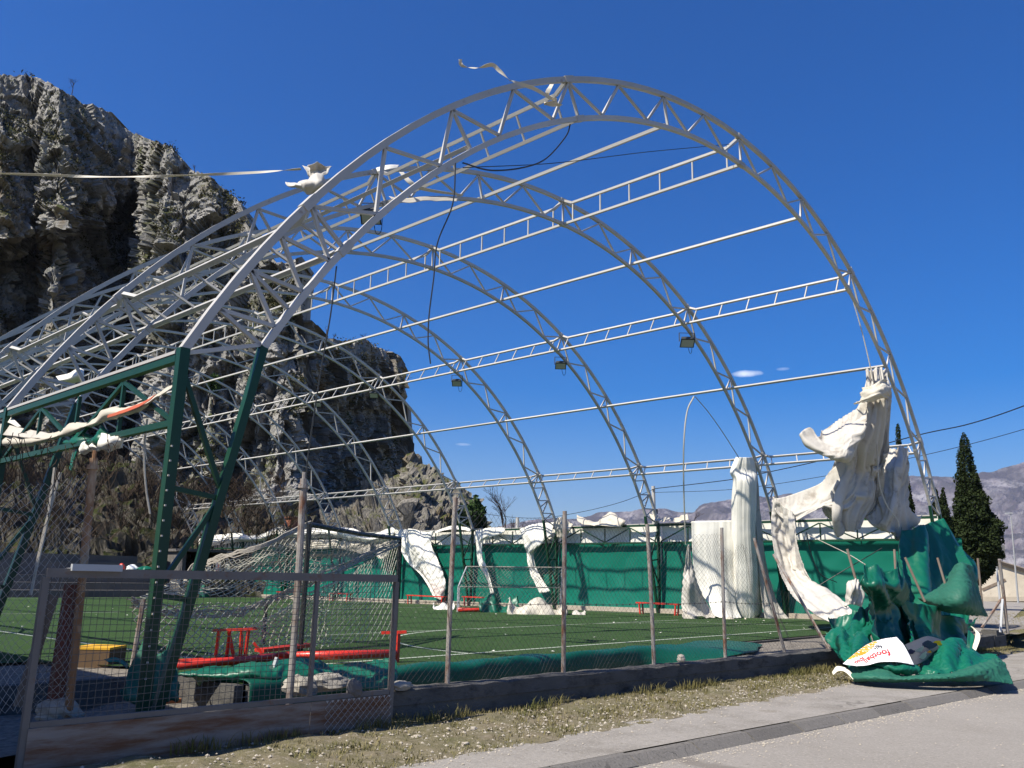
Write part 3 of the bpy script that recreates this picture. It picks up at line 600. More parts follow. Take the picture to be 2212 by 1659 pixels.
# green V-shaped columns
INX, INZ = arch_pt(-INA, TRUSS)
for side in (0, 1):
    f = (lambda x: x) if side == 0 else (lambda x: HALL_W-x)
    for k in range(NARCH):
        Y = k*BAY; zb = pitch_z(Y)-(0.30 if side == 0 and k == 0 else 0.05)
        leg = MB().bar((f(0.0), Y, zb), (f(0.0), Y, EAVE+0.02), 0.10, 0.11, (1, 0, 0)).build('outer_leg', 'green_paint', hall)
        inn = MB().bar((f(0.12), Y, zb), (f(INX), Y, INZ), 0.09, 0.095, (1, 0, 0)).build('inner_leg', 'green_paint', hall)
        def lx(z): return 0.12+(INX-0.12)*(z-zb)/(INZ-zb)
        for (za, xa_in), (zc, xc_in) in (((3.35, 0), (2.05, 1)), ((2.05, 0), (1.98, 1)), ((1.0, 0), (1.95, 1)), ((0.95, 0), (0.9, 1))):
            bar_obj('brace', (f(lx(za) if xa_in else 0.0), Y, za), (f(lx(zc) if xc_in else 0.0), Y, zc), 0.05, 0.05, 'green_paint', leg, (0, 1, 0))
        if k < 2 and side == 0:
            sc = MB()
            for z in np.arange(0.15, 2.6, 0.155): sc.box((-0.035, Y-0.057, z), (0.018, 0.012, 0.018))
            sc.build('screw_row', 'rope_white', leg)
# green eave trusses between the columns, with the white capping rail
for side in (0, 1):
    X = 0.0 if side == 0 else HALL_W; up = 0.16
    for k in range(NARCH-1):
        y0, y1 = k*BAY+0.09, (k+1)*BAY-0.09; zt, zl = EAVE-0.10, EAVE-0.80
        tr = MB().bar((X, y0, zt+0.02), (X, y1, zt+0.02), 0.08, 0.08).build('eave_top_rail', 'green_paint', hall)
        bar_obj('cap_strip', (X, y0, zt+0.085), (X, y1, zt+0.085), 0.10, 0.035, 'steel_paint', tr)
        bar_obj('eave_bottom_rail', (X, y0, zl), (X, y1, zl), 0.07, 0.07, 'green_paint', hall)
        npan = 4; dy = (y1-y0)/npan
        if k < 6:
            for j in range(npan):
                ya = y0+dy*j; yb = ya+dy; e = j % 2 == 0
                if j: bar_obj('eave_web_bar', (X, ya, zt-0.06), (X, ya, zl+0.04), 0.042, 0.042, 'green_paint', tr, (1, 0, 0))
                bar_obj('eave_web_bar', (X, ya+0.03, zl+0.05 if e else zt-0.07), (X, yb-0.03, zt-0.07 if e else zl+0.05), 0.045, 0.042, 'green_paint', tr, (1, 0, 0))
        else:
            m = MB()
            for j in range(npan):
                ya = y0+dy*j; yb = ya+dy; m.bar((X, ya, zl), (X, (ya+yb)/2, zt), 0.05); m.bar((X, (ya+yb)/2, zt), (X, yb, zl), 0.05); m.bar((X, (ya+yb)/2, zl), (X, (ya+yb)/2, zt), 0.05)
            tag(m.build('eave_lacing', 'green_paint', tr), kind='stuff')

def cracked(mname, crack_scale, dark, stain, stain_scale, speck):
    # cracks, patches and embedded chippings worked into the street surfaces
    t = MATS[mname].node_tree; N = t.nodes; L = t.links; b = N['Principled BSDF']; src = b.inputs['Base Color'].links[0].from_socket; g_ = N.new('ShaderNodeNewGeometry')
    def mixin(fac, colr, a_):
        x = N.new('ShaderNodeMix'); x.data_type = 'RGBA'; L.new(fac, x.inputs['Factor']); L.new(a_, x.inputs['A']); x.inputs['B'].default_value = (*colr, 1); return x.outputs['Result']
    def ramp(i, p0, p1, lo=0.0, hi=1.0):
        r = N.new('ShaderNodeMapRange'); L.new(i, r.inputs[0]); r.inputs[1].default_value = p0; r.inputs[2].default_value = p1; r.inputs[3].default_value = lo; r.inputs[4].default_value = hi; return r.outputs[0]
    n1 = N.new('ShaderNodeTexNoise'); n1.inputs['Scale'].default_value = stain_scale; n1.inputs['Detail'].default_value = 7; n1.inputs['Roughness'].default_value = 0.7; L.new(g_.outputs['Position'], n1.inputs['Vector']); out = mixin(ramp(n1.outputs[0], 0.50, 0.72, 0, 0.75), stain, src)
    n2 = N.new('ShaderNodeTexNoise'); n2.inputs['Scale'].default_value = 38; n2.inputs['Detail'].default_value = 3; L.new(g_.outputs['Position'], n2.inputs['Vector']); out = mixin(ramp(n2.outputs[0], 0.58, 0.66, 0, 0.7), speck, out); out = mixin(ramp(n2.outputs[0], 0.40, 0.32, 0, 0.6), dark, out)
    nw = N.new('ShaderNodeTexNoise'); nw.inputs['Scale'].default_value = 2.5; nw.inputs['Detail'].default_value = 5; L.new(g_.outputs['Position'], nw.inputs['Vector']); ma = N.new('ShaderNodeVectorMath'); ma.operation = 'MULTIPLY_ADD'; L.new(nw.outputs['Color'], ma.inputs[0]); ma.inputs[1].default_value = (0.9, 0.9, 0.0); L.new(g_.outputs['Position'], ma.inputs[2])
    vo = N.new('ShaderNodeTexVoronoi'); vo.feature = 'DISTANCE_TO_EDGE'; vo.inputs['Scale'].default_value = crack_scale; L.new(ma.outputs[0], vo.inputs['Vector']); n3 = N.new('ShaderNodeTexNoise'); n3.inputs['Scale'].default_value = 0.6; L.new(g_.outputs['Position'], n3.inputs['Vector'])
    mm = N.new('ShaderNodeMath'); mm.operation = 'MULTIPLY'; L.new(ramp(vo.outputs['Distance'], 0.004, 0.012, 1, 0), mm.inputs[0]); L.new(ramp(n3.outputs[0], 0.50, 0.56, 0, 0.8), mm.inputs[1]); out = mixin(mm.outputs[0], dark, out); L.new(out, b.inputs['Base Color'])
cracked('asphalt', 0.05, (0.17, 0.15, 0.13), (0.235, 0.213, 0.185), 0.7, (0.35, 0.32, 0.28))
cracked('pavement', 0.3, (0.15, 0.137, 0.12), (0.185, 0.165, 0.14), 1.6, (0.35, 0.325, 0.29))
cracked('kerb_stone', 2.0, (0.06, 0.055, 0.05), (0.17, 0.155, 0.14), 3.0, (0.19, 0.175, 0.16))

def vary(mname, lo, hi):
    # each piece of the same kind weathers a little differently
    t = MATS[mname].node_tree; N = t.nodes; L = t.links; b = N['Principled BSDF']; src = b.inputs['Base Color'].links[0].from_socket; oi = N.new('ShaderNodeObjectInfo'); r = N.new('ShaderNodeMapRange'); L.new(oi.outputs['Random'], r.inputs[0]); r.inputs[3].default_value = lo; r.inputs[4].default_value = hi
    x = N.new('ShaderNodeMix'); x.data_type = 'RGBA'; x.blend_type = 'MULTIPLY'; x.inputs['Factor'].default_value = 1.0; L.new(src, x.inputs['A']); L.new(r.outputs[0], x.inputs['B']); L.new(x.outputs['Result'], b.inputs['Base Color'])
vary('steel_paint', 0.86, 1.06); vary('kerb_stone', 0.78, 1.12); vary('green_paint', 0.85, 1.15); vary('green_fabric', 0.93, 1.05); vary('green_tarp', 0.85, 1.1)

# ================================================================== SIDE WALL CURTAIN AND FRONT WALL
WX = HALL_W+0.22
# low kerb wall under the green curtain
kb = tag(MB().add([(WX-0.28, -0.6, -0.3), (WX+0.12, -0.6, -0.3), (WX+0.12, 47, -0.9), (WX-0.28, 47, -0.9), (WX-0.28, -0.6, 0.17), (WX+0.12, -0.6, 0.17), (WX+0.12, 47, -0.30), (WX-0.28, 47, -0.30)],
    [(0, 3, 2, 1), (4, 5, 6, 7), (0, 1, 5, 4), (1, 2, 6, 5), (2, 3, 7, 6), (3, 0, 4, 7)]).build('kerb_wall', 'pale_concrete'), 'low beige concrete wall along the foot of the green curtain', 'wall')
# green windbreak curtain, one panel per bay, slightly bellied between the columns
cur = thing('windbreak_curtain', 'long taut green fabric windbreak curtain along the far side of the pitch', 'curtain', (WX, 20, 0))
for k in range(8):
    y0, y1 = k*BAY+(0.0 if k else -0.55), (k+1)*BAY
    if k == 7: y1 -= 1.0
    Yv, Zv = np.meshgrid(np.linspace(y0, y1, 40), np.linspace(0, 1, 26)); zlo = -SLOPE*np.maximum(Yv, 0)+0.14; zhi = EAVE-0.76; Z = zlo+(zhi-zlo)*Zv
    u = (Yv-y0)/(y1-y0); Xv = WX-0.02+0.10*np.sin(np.pi*u)*np.sin(np.pi*np.clip(Zv, 0, 1))+0.018*fbm(np.stack([Xv0 for Xv0 in (Yv*0.9, Z*1.4, 0*Z+k)], -1), 3, 90+k)+0.02*np.sin(Yv*5+2*np.sin(Z*3))*(1-Zv)
    MB().grid(np.stack([Xv, Yv, Z], -1)).build('curtain_panel', 'green_fabric', cur, smooth=True)
wh = thing('white_side_strip', 'strip of white cover fabric behind the green eave truss above the curtain', 'cover strip', (WX+0.1, 20, 2.7))
for k in range(9):
    y0, y1 = k*BAY+0.02, (k+1)*BAY-0.02
    Yv, Zv = np.meshgrid(np.linspace(y0, y1, 34), np.linspace(EAVE-0.80, EAVE-0.03, 9))
    Xv = WX+0.06+0.04*fbm(np.stack([Yv*1.1, Zv*2.0, 0*Zv], -1), 3, 33)+0.02*np.sin(Yv*3.3)
    Zv = Zv+0.05*(Zv-(EAVE-0.80))/0.77*fbm(np.stack([Yv*0.8, 0*Yv, 0*Yv+k], -1), 2, 3)
    MB().grid(np.stack([Xv, Yv, Zv], -1)).build('fabric_panel', 'clean_white_tarp', wh, smooth=True)

# low street wall, board-marked concrete with a rough top
def wall_run(x0, x1, n, zb, zt, seed, thick=0.24):
    xs = np.linspace(x0, x1, n); prof = [(0, zb), (0, zb+(zt-zb)*0.33), (0.012, zb+(zt-zb)*0.34), (0.012, zb+(zt-zb)*0.66), (0.0, zb+(zt-zb)*0.67), (0.0, zt-0.02), (0.03, zt), (thick*0.5, zt+0.012), (thick-0.03, zt), (thick, zt-0.03), (thick, zb)]
    P = np.array([[(x, wall_y(x)+d, z) for d, z in prof] for x in xs]); nn = fbm(P*np.array([5, 5, 7]), 3, seed)
    P[..., 1] += 0.006*nn; P[..., 2] += np.where(P[..., 2] > zt-0.1, 0.014*nn, 0); return MB().grid(P)
sw = tag(wall_run(2.1, 21.3, 220, STREET-0.15, -0.005, 5).build('street_wall', 'concrete'), 'low dark concrete street wall carrying the leaning fence posts', 'wall')
we = MB().box((21.6, wall_y(21.6)+0.2, -0.22), (0.9, 0.42, 0.36), -0.068); we.box((21.75, wall_y(21.75)+0.22, 0.02), (0.55, 0.36, 0.16), -0.05); we.build('wall_end_block', 'concrete', sw)

# chain-link fence on the wall
fence = thing('chain_link_fence', 'rusty chain link fence with leaning posts along the low street wall', 'fence', (8, wall_y(8)+0.1, 0))
POSTS = [((203, 990), (150, 1532), 0.034), ((656, 1034), (628, 1478), 0.036), ((984, 1075), (966, 1478), 0.030), ((1220, 1104), (1217, 1458), 0.030), ((1398, 1132), (1413, 1434), 0.029), ((1559, 1140), (1567, 1422), 0.028), ((1629, 1162), (1697, 1412), 0.028), ((1671, 1198), (1792, 1402), 0.030)]
PW = []
for i, (a, b, r) in enumerate(POSTS):
    if i < 6: p, q_ = on_plane(*a, (2.13, -1.15, 0), WALL_N), on_plane(*b, (2.13, -1.15, 0), WALL_N)
    else:
        q_ = on_plane(*b, (2.13, -1.15, 0), WALL_N); d = (q_-CAM)@_F; p = at(*a, d*(1.03 if i == 6 else 1.10))
    PW.append((p, q_)); m = MB(); mid = (p+q_)/2+V3((0.012*math.sin(i*2.1), 0, 0)); m.tube(crom([p, mid, q_-V3((0, 0, 0.04 if i > 1 else 0.25))], 7), r, 10)
    if i < 2: m.tube([p-V3((0, 0, 0.10)), p-V3((0, 0, 0.06))], r*1.45, 10); m.tube([p, p+V3((0, 0, 0.07))], r*0.5, 6)
    m.build('post', 'rust_orange' if i == 0 else 'rust_post', fence, smooth=False)
HEAP_POSTS = [((1830, 1186), (1862, 1300), 17.6), ((1932, 1187), (1938, 1290), 18.6), ((1955, 1204), (1998, 1300), 18.8), ((2025, 1205), (2050, 1290), 20.0), ((2112, 1206), (2124, 1330), 21.6)]
for a, b, d in HEAP_POSTS:
    MB().tube([at(*a, d), at(*b, d-0.4), ], 0.027, 8).build('post', 'rust_wood', fence)
pb = at(2159, 1208, 21.4); pe = at(2177, 1368, 21.4)
MB().tube([pb, (pb+pe)/2+V3((0.02, 0, 0)), pe], 0.04, 8).build('post', 'rust_post', fence)
MB().bar(at(2166, 1294, 21.3), at(2161, 1366, 21.0), 0.05, 0.05).build('stay', 'galvanised', fence)
MB().bar(at(2164, 1293, 21.4), at(2121, 1356, 21.0), 0.045, 0.045).build('stay', 'rust_post', fence)
# woven mesh
def chain(fn, L, H, cell, r, keep=None, s0=0.0):
    nu_, nv_ = int(L/cell*2), int(H/cell*2); A = []; B = []
    U, Vv = np.meshgrid(np.linspace(0, 1, nu_+1), np.linspace(0, 1, nv_+1)); P = fn(U, Vv)
    for j in range(nv_):
        for i in range(nu_):
            a, b = ((j, i), (j+1, i+1)) if (i+j) % 2 == 0 else ((j, i+1), (j+1, i))
            if keep is not None and not keep((i+0.5)/nu_, (j+0.5)/nv_): continue
            A.append(P[a]); B.append(P[b])
    return MB().segs(A, B, r)
def quad_fn(p00, p10, p11, p01, bow=0.05, seed=0, sag=0.0):
    p00, p10, p11, p01 = map(V3, (p00, p10, p11, p01))
    def fn(U, Vv):
        u, v = U[..., None], Vv[..., None]; P = p00*(1-u)*(1-v)+p10*u*(1-v)+p11*u*v+p01*(1-u)*v
        n = np.cross(p10-p00, p01-p00); n /= np.linalg.norm(n); q = np.stack([U*4, Vv*3, 0*U+seed], -1)
        P = P+n*(bow*fbm(q, 2, seed))[..., None]; P[..., 2] -= sag*np.sin(np.pi*U)*Vv; P[..., 0] += 0.02*fbm(q*2, 2, seed+3); P[..., 2] += 0.02*fbm(q*2, 2, seed+7); return P
    return fn
for i in range(1, 7):
    (pt, pbm), (qt, qb) = PW[i], PW[i+1]
    pbm, qb = pbm+V3((0, 0, 0.02)), qb+V3((0, 0, 0.02))
    if i == 1: pbm = pbm+V3((0, 0, 0.0))
    L = np.linalg.norm(qb-pbm); H = 1.85
    p01, p11 = pbm+(pt-pbm)*0.96, qb+(qt-qb)*0.96
    kp = None
    if i == 6: kp = lambda u, v: v < 0.75-0.35*u
    if i == 5: kp = lambda u, v: v < 0.93-0.05*math.sin(9*u)
    tag(chain(quad_fn(pbm, qb, p11, p01, 0.05 if i < 5 else 0.10, i, 0.06), L, H, 0.085, 0.0015, kp).build('wire_mesh', 'wire', fence), kind='stuff')
    for fr in ((0.50, 0.0015), ) if i < 6 else ():
        m = MB(); a, b = pbm+(pt-pbm)*0.42, qb+(qt-qb)*0.42; pts = [a+(b-a)*t-V3((0, 0, 0.02*math.sin(math.pi*t))) for t in np.linspace(0, 1, 12)]; m.tube(pts, 0.0032, 4, False)
        for t in np.linspace(0.04, 0.96, max(3, int(L/0.14))):
            c = a+(b-a)*t-V3((0, 0, 0.02*math.sin(math.pi*t))); m.bar(c-V3((0.012, 0, 0.016)), c+V3((0.012, 0, 0.016)), 0.004); m.bar(c-V3((0.012, 0, -0.016)), c+V3((0.012, 0, -0.016)), 0.004)
        m.build('barbed_wire', 'barbed', fence)
# torn mesh and dead creeper left of the tall post
lt, lb = PW[0]; l2t, l2b = on_front(-60, 1010), on_front(-110, 1560)
mm_ = chain(quad_fn(l2b+V3((0, 0.14, 0)), lb+V3((0, 0.02, 0)), lb+(lt-lb)*0.95, l2t+V3((0, 0.14, 0)), 0.16, 5, 0.12), 1.35, 2.0, 0.085, 0.0017, lambda u, v: True)
tag(mm_.build('wire_mesh', 'wire_pale', fence), kind='stuff')
vine = MB()
for i in range(34):
    x0 = random.uniform(-10, 260); y0 = random.uniform(930, 1010); p = at(x0, y0, 7.55+random.uniform(0, 0.5)); pts = [p]
    for j in range(random.randint(5, 9)): p = p+V3((random.uniform(-0.07, 0.07), random.uniform(-0.04, 0.04), random.uniform(-0.16, 0.03))); pts.append(p)
    vine.tube(crom(pts, len(pts)*2), 0.0035, 4, False)
tag(vine.build('dead_creeper', 'twig'), 'tangle of dead leafless creeper hanging at the torn mesh by the tall rusty post', 'creeper', kind='stuff')

# ---- mesh gate with rusty sheet-metal foot
GN = WALL_N; GP = (2.13, -1.36, 0)
def og(x, y): return on_plane(x, y, GP, GN)
gl, gr_ = og(92, 1252), og(856, 1252); gx0, gx1 = og(56, 1556), og(848, 1484)
TZ = 1.165; X0, X1 = gl[0]+0.02, gr_[0]
def gp(X, z, d=0.0): return V3((X, wall_y(X)-0.09+d, z))
ZM0, ZM1, ZB = 0.02, 0.02, -0.40
gate = thing('mesh_gate', 'grey steel mesh gate with rust streaked sheet metal foot', 'gate', gp((X0+X1)/2, -0.4))
fr = MB().bar(gp(X0, TZ), gp(X1, TZ), 0.055, 0.075); fr.bar(gp(X1, TZ-0.037), gp(X1, ZB), 0.045, 0.05); fr.bar(gp(X0, TZ-0.037), gp(X0, ZB), 0.05, 0.05); fr.bar(gp(X0+0.03, 0.0), gp(X1-0.03, 0.0), 0.04, 0.045); fr.build('frame', 'gate_frame', gate)
xm = og(670, 1480)[0]; MB().bar(gp(xm, TZ-0.04), gp(xm, 0.025), 0.038, 0.04).build('mid_post', 'gate_frame', gate)
pn = MB()
for (a, b) in ((X0+0.02, xm), (xm+0.004, X1-0.02)):
    U, Vv = np.meshgrid(np.linspace(a, b, 40), np.linspace(ZB, -0.025, 12)); D_ = 0.008*fbm(np.stack([U*2, Vv*3, 0*U], -1), 3, 6)
    pn = MB().grid(np.stack([U, wall_y(0)-0.068*(U)-0.118+D_, Vv], -1)); pn.build('sheet_panel', 'gate_sheet', gate, solid=0.004)
A = []; B = []
for X in np.arange(X0+0.05, X1-0.03, 0.0565): A.append(gp(X, 0.02, 0.01)); B.append(gp(X+0.012*math.sin(X*9), TZ-0.03, 0.01))
for z in np.arange(0.06, TZ-0.04, 0.0565):
    xs = np.linspace(X0+0.03, X1-0.03, 9)
    for a, b in zip(xs[:-1], xs[1:]): A.append(gp(a, z+0.01*math.sin(a*3+z*7), 0.014)); B.append(gp(b, z+0.01*math.sin(b*3+z*7), 0.014))
tag(MB().segs(A, B, 0.0026).build('wire_grid', 'wire', gate), kind='stuff')
xm2 = og(700, 1490)[0]; sl = chain(lambda U, Vv: np.stack([xm2+(X1-0.02-xm2)*U, wall_y(0)-0.068*(xm2+(X1-xm2)*U)-0.132+0*U, -0.40+0.375*Vv], -1), X1-xm2, 0.375, 0.075, 0.0022)
tag(sl.build('expanded_mesh', 'wire_pale', gate), kind='stuff')
tri = MB()
for X in np.arange(xm2, X1-0.03, 0.062): tri.add([gp(X, -0.025, -0.048), gp(X+0.03, -0.025, -0.048), gp(X+0.012, -0.05, -0.05)], [(0, 1, 2)])
tri.build('mesh_clips', 'wire_pale', gate)
MB().box(gp(og(203, 1247)[0], TZ+0.045, -0.04), (0.40, 0.05, 0.055), -0.068).build('hinge_plate', 'galvanised', gate)
tag(MB().bar(on_front(182, 1262)+V3((0, 0.25, 0)), on_front(140, 1535)+V3((0, 0.25, -0.3)), 0.10, 0.10, (1, 0, 0)).build('gate_post', 'red_post'), 'stout dark red painted post behind the mesh gate', 'post')
tag(MB().bar(on_front(165, 1290)+V3((0, 0.5, 0)), on_front(92, 1470)+V3((0, 0.45, -0.25)), 0.06, 0.07).build('timber_prop', 'rust_wood'), 'slanting timber prop with white rag behind the gate', 'prop')

# ================================================================== GOALS, BENCHES, RUBBLE
def net(fn, L, H, cell, r): return chain(fn, L, H, cell, r)
# near goal, knocked out of shape, black frame and heavy pale net
p1 = on_pitch(648, 1412); p2 = on_pitch(853, 1377); t1 = V3((p1[0], p1[1], p1[2]+2.0)); t2 = V3((p2[0], p2[1], p2[2]+2.0))
ng = thing('football_goal', 'black framed football goal with heavy pale net sagging behind the gate', 'goal', p1)
MB().tube([p1, t1], 0.042, 8).build('upright', 'black_paint', ng); MB().tube([p2, t2], 0.042, 8).build('upright', 'black_paint', ng)
MB().tube([t1, (t1+t2)/2-V3((0, 0, 0.03)), t2], 0.042, 8).build('crossbar', 'black_paint', ng)
b1 = on_pitch(285, 1442); b1t = V3((b1[0], b1[1], b1[2]+0.75)); dm = (p1[0]-b1[0])
k1 = at(410, 1228, 12.6); k2 = at(283, 1304, 11.2); k3 = at(700, 1262, 14.2)
bk = on_pitch(568, 1392); MB().tube([bk, bk+V3((0, 0, 0.78))], 0.035, 8).build('rear_post', 'black_paint', ng)
b2 = on_pitch(700, 1400)
tag(net(quad_fn(k1, k3, t2, t1, 0.10, 3, 0.12), 3.6, 2.6, 0.16, 0.0062).build('roof_net', 'net_grey', ng), kind='stuff')
tag(net(quad_fn(b1, b2+V3((0.2, 0, 0)), k3-V3((0, 0, 0.1)), k2, 0.07, 8, 0.1), 4.4, 1.2, 0.17, 0.0062).build('rear_net', 'net', ng), kind='stuff')
tag(net(quad_fn(k2, k3, t1+V3((0, 0, -0.1)), k1, 0.10, 13, 0.05), 3.4, 1.6, 0.17, 0.006).build('upper_net', 'net', ng), kind='stuff')
tag(net(quad_fn(b1+V3((0.9, 0.2, 0)), p2, t2-V3((0, 0, 0.1)), k3, 0.06, 18, 0.06), 4.2, 1.4, 0.17, 0.006).build('side_net', 'net', ng), kind='stuff')
bn = MB()
for i in range(14):
    pts = crom([t2-V3((0, 0, 0.05)), at(720, 1236, 14.6), at(600, 1290, 13.6), at(500, 1322, 12.6), at(380, 1322, 11.9), at(283, 1303, 11.2)], 40); j = fbm(np.stack([np.linspace(0, 9, 40), np.full(40, i*3.1), np.zeros(40)], -1), 2, i); j2 = fbm(np.stack([np.linspace(0, 9, 40), np.full(40, i*5.3), np.ones(40)], -1), 2, i+9)
    pts = pts+np.stack([j*0.06, 0*j, j2*0.085], -1); bn.tube(pts, 0.008, 4, False)
for i in range(9):
    pts = crom([t1, at(560, 1180, 12.9), at(470, 1205, 12.7), k1, at(400, 1262, 12.3)], 30); j = fbm(np.stack([np.linspace(0, 8, 30), np.full(30, i*3.1), np.zeros(30)], -1), 2, i+50); pts = pts+np.stack([j*0.03, 0*j, j*0.07], -1); bn.tube(pts, 0.008, 4, False)
tag(bn.build('net_bundle', 'net_grey', ng), kind='stuff')
MB().tube([b1, b1t+V3((0.05, 0, 0.1))], 0.03, 6).build('rear_post', 'rust_post', ng)
rp = thing('padded_goal_base', 'glossy red padded goal base tube lying in front of the near goal', 'goal base', on_pitch(760, 1412))
ra, rb = on_pitch(600, 1418, 0.10), on_pitch(858, 1412, 0.12)
MB().tube([ra, rb], 0.06, 12).build('tube', 'red_paint', rp, smooth=True); MB().tube([on_pitch(370, 1440, 0.08), ra], 0.05, 10).build('tube', 'red_paint', rp, smooth=True)
c = rb; MB().bar(c+V3((0, 0, -0.22)), c+V3((0, 0, 0.28)), 0.05, 0.05).build('bracket', 'red_paint', rp); rgt = np.array([0.68, -0.73, 0]); MB().bar(c+V3((0, 0, 0.28))-rgt*0.24, c+V3((0, 0, 0.30))+rgt*0.12, 0.05, 0.04).build('bracket_foot', 'red_paint', rp); MB().bar(c-rgt*0.05, c-rgt*0.32+V3((0, 0, -0.2)), 0.035, 0.035).build('stay', 'red_paint', rp)
# overturned red bench
ob = thing('overturned_bench', 'red bench lying upside down with its legs in the air by the near goal', 'bench', on_pitch(540, 1425))
def obp(x, y, d): return at(x, y, d)
D0 = 11.4
for a, b in (((487, 1418), (473, 1360)), ((508, 1420), (500, 1358)), ((545, 1418), (548, 1358)), ((535, 1418), (531, 1358))):
    pass
legs = [((466, 1418), (473, 1362)), ((489, 1420), (497, 1362)), ((505, 1420), (494, 1364)), ((519, 1420), (522, 1362)), ((529, 1420), (537, 1360))]
for a, b in legs: MB().bar(obp(*a, D0), obp(*b, D0), 0.035, 0.035).build('leg', 'red_paint', ob)
MB().bar(obp(460, 1362, D0), obp(556, 1358, D0), 0.035, 0.03).build('foot_rail', 'red_paint', ob); MB().bar(obp(548, 1388, D0), obp(572, 1420, D0), 0.035, 0.035).build('leg', 'red_paint', ob)
MB().bar(obp(372, 1430, D0-0.2), obp(575, 1420, D0), 0.24, 0.05).build('seat', 'red_paint', ob); MB().bar(obp(560, 1405, D0+1.1), obp(672, 1393, D0+1.9), 0.22, 0.05).build('seat_board', 'red_paint', ob)
# far goal
fg = thing('football_goal', 'small football goal with grey net in front of the green curtain', 'goal', on_pitch(1100, 1320))
fl, frt = on_pitch(988, 1322), on_pitch(1214, 1320); GH = 1.78
vl, vr = fl+V3((0, 0, GH)), frt+V3((0, 0, GH)); back = np.array([0.73, 0.68, 0])*1.0; 
vl2 = at(1008, 1224, (vl-CAM)@_F+0.7); vr2 = at(1213, 1226, (vr-CAM)@_F)
for a, b, nm in ((fl+back, fl+back+V3((0, 0, 0.95)), 'rear_post'), (frt+back, frt+back+V3((0, 0, 0.95)), 'rear_post'), (frt, vr2, 'upright'), (fl, fl+V3((0, 0, 0.95)), 'upright')): MB().tube([a, b], 0.028, 6).build(nm, 'galvanised', fg)
mbar_l, mbar_r = fl+V3((0, 0, 0.95)), frt+V3((0, 0, 0.95)); MB().tube([mbar_l, mbar_r], 0.024, 6).build('mid_rail', 'net_grey', fg); MB().tube([vl2, vr2], 0.03, 6).build('crossbar', 'net_grey', fg); MB().tube([mbar_l, vl2], 0.03, 6).build('sloping_post', 'galvanised', fg)
tag(net(quad_fn(mbar_l, mbar_r, vr2, vl2, 0.08, 5, 0.02), 4.2, 0.95, 0.16, 0.0062).build('upper_net', 'net_grey', fg), kind='stuff')
tag(net(quad_fn(fl, frt, mbar_r, mbar_l, 0.08, 15, 0.02), 4.2, 0.95, 0.16, 0.0062).build('lower_net', 'net_grey', fg), kind='stuff')
MB().tube([fl+V3((0, 0, 0.08)), fl+(frt-fl)*0.58+V3((0, 0, 0.06))], 0.085, 10).build('red_base_tube', 'red_paint', fg, smooth=True)
# red benches along the curtain
BENCH = [(1378, 1326, 1470, 1330, 'pale sheet'), (1014, 1306, 1042, 1308, ''), (880, 1304, 962, 1306, ''), (712, 1298, 756, 1300, ''), (600, 1294, 646, 1296, '')]
BL = ['long red bench standing beside the torn pale sheets', 'red bench half hidden behind the net of the small goal', 'red bench under the wide torn white flap', 'red bench seen through the mesh gate nearest the padded tube', 'red bench standing at the open end of the green curtain']
for i, (xa, ya, xb, yb, _) in enumerate(BENCH):
    a = on_pitch(xa, ya); Xb = min(a[0], HALL_W-0.6); a = on_x(xa, ya, Xb); a[2] = pitch_z(a[1]); b = on_x(xb, yb, Xb); L = max(1.7, abs(a[1]-b[1])); yc = (a[1]+b[1])/2
    t = thing('bench', BL[i], 'bench', (Xb, yc, a[2]), 'red benches along the curtain'); z0 = a[2]
    MB().box((Xb, yc, z0+0.43), (0.30, L, 0.05)).build('seat', 'red_paint', t)
    for s_ in (-1, 1):
        for dx in (-0.11, 0.11): MB().bar((Xb+dx, yc+s_*(L/2-0.18), z0+0.0), (Xb+dx, yc+s_*(L/2-0.14), z0+0.405), 0.05, 0.05).build('leg', 'red_paint', t)
        MB().bar((Xb-0.1, yc+s_*(L/2-0.17), z0+0.12), (Xb+0.1, yc+s_*(L/2-0.17), z0+0.12), 0.03, 0.03).build('stretcher', 'red_paint', t)
# yellow-topped box
c = on_pitch(212, 1432); c[2] = pitch_z(c[1])-0.05; yb = thing('padded_box', 'brown box with a bright yellow top left of the green column', 'box', c)
MB().box(c+V3((0, 0, 0.12)), (0.50, 0.50, 0.24), -0.83).build('body', 'foam_brown', yb); MB().box(c+V3((0, 0, 0.255)), (0.50, 0.51, 0.028), -0.83).build('lid', 'yellow', yb)
# concrete terrace steps at the far end
st = thing('terrace_steps', 'grey concrete terrace steps below the dark bank', 'steps', (9, 46, -0.5))
ys = 44.2
for i in range(6):
    z = -0.5+0.42*(i+1); MB().box((13.8, ys+0.85*i+0.6, z/2-0.45), (15.0, 1.2, z+0.9)).build('step', 'building', st)
def lump(name, label, cat, x, y, d, sx, sy, sz, m, group=None, seed=0):
    c = at(x, y, d); t = np.linspace(0, np.pi, 13); p = np.linspace(0, 2*np.pi, 21)[:-1]; T, Ph = np.meshgrid(t, p, indexing='ij')
    D_ = np.stack([np.sin(T)*np.cos(Ph), np.sin(T)*np.sin(Ph), np.cos(T)], -1); r = 1+0.20*fbm(D_*1.4+seed*3.3, 2, seed)+0.30*(worley(D_*1.6+seed*2.1, seed)[2]-0.5)*np.sin(T)
    P = D_*r[..., None]*np.array([sx, sy, sz])/2+c; P[..., 2] = np.maximum(P[..., 2], c[2]-sz*0.35)
    return tag(MB().grid(P, True).build(name, m), label, cat, group)
lump('sandbag', 'long pale sack lying on the terrace steps', 'sack', 178, 1236, 49, 2.6, 0.8, 0.55, 'plastic_white', seed=1)
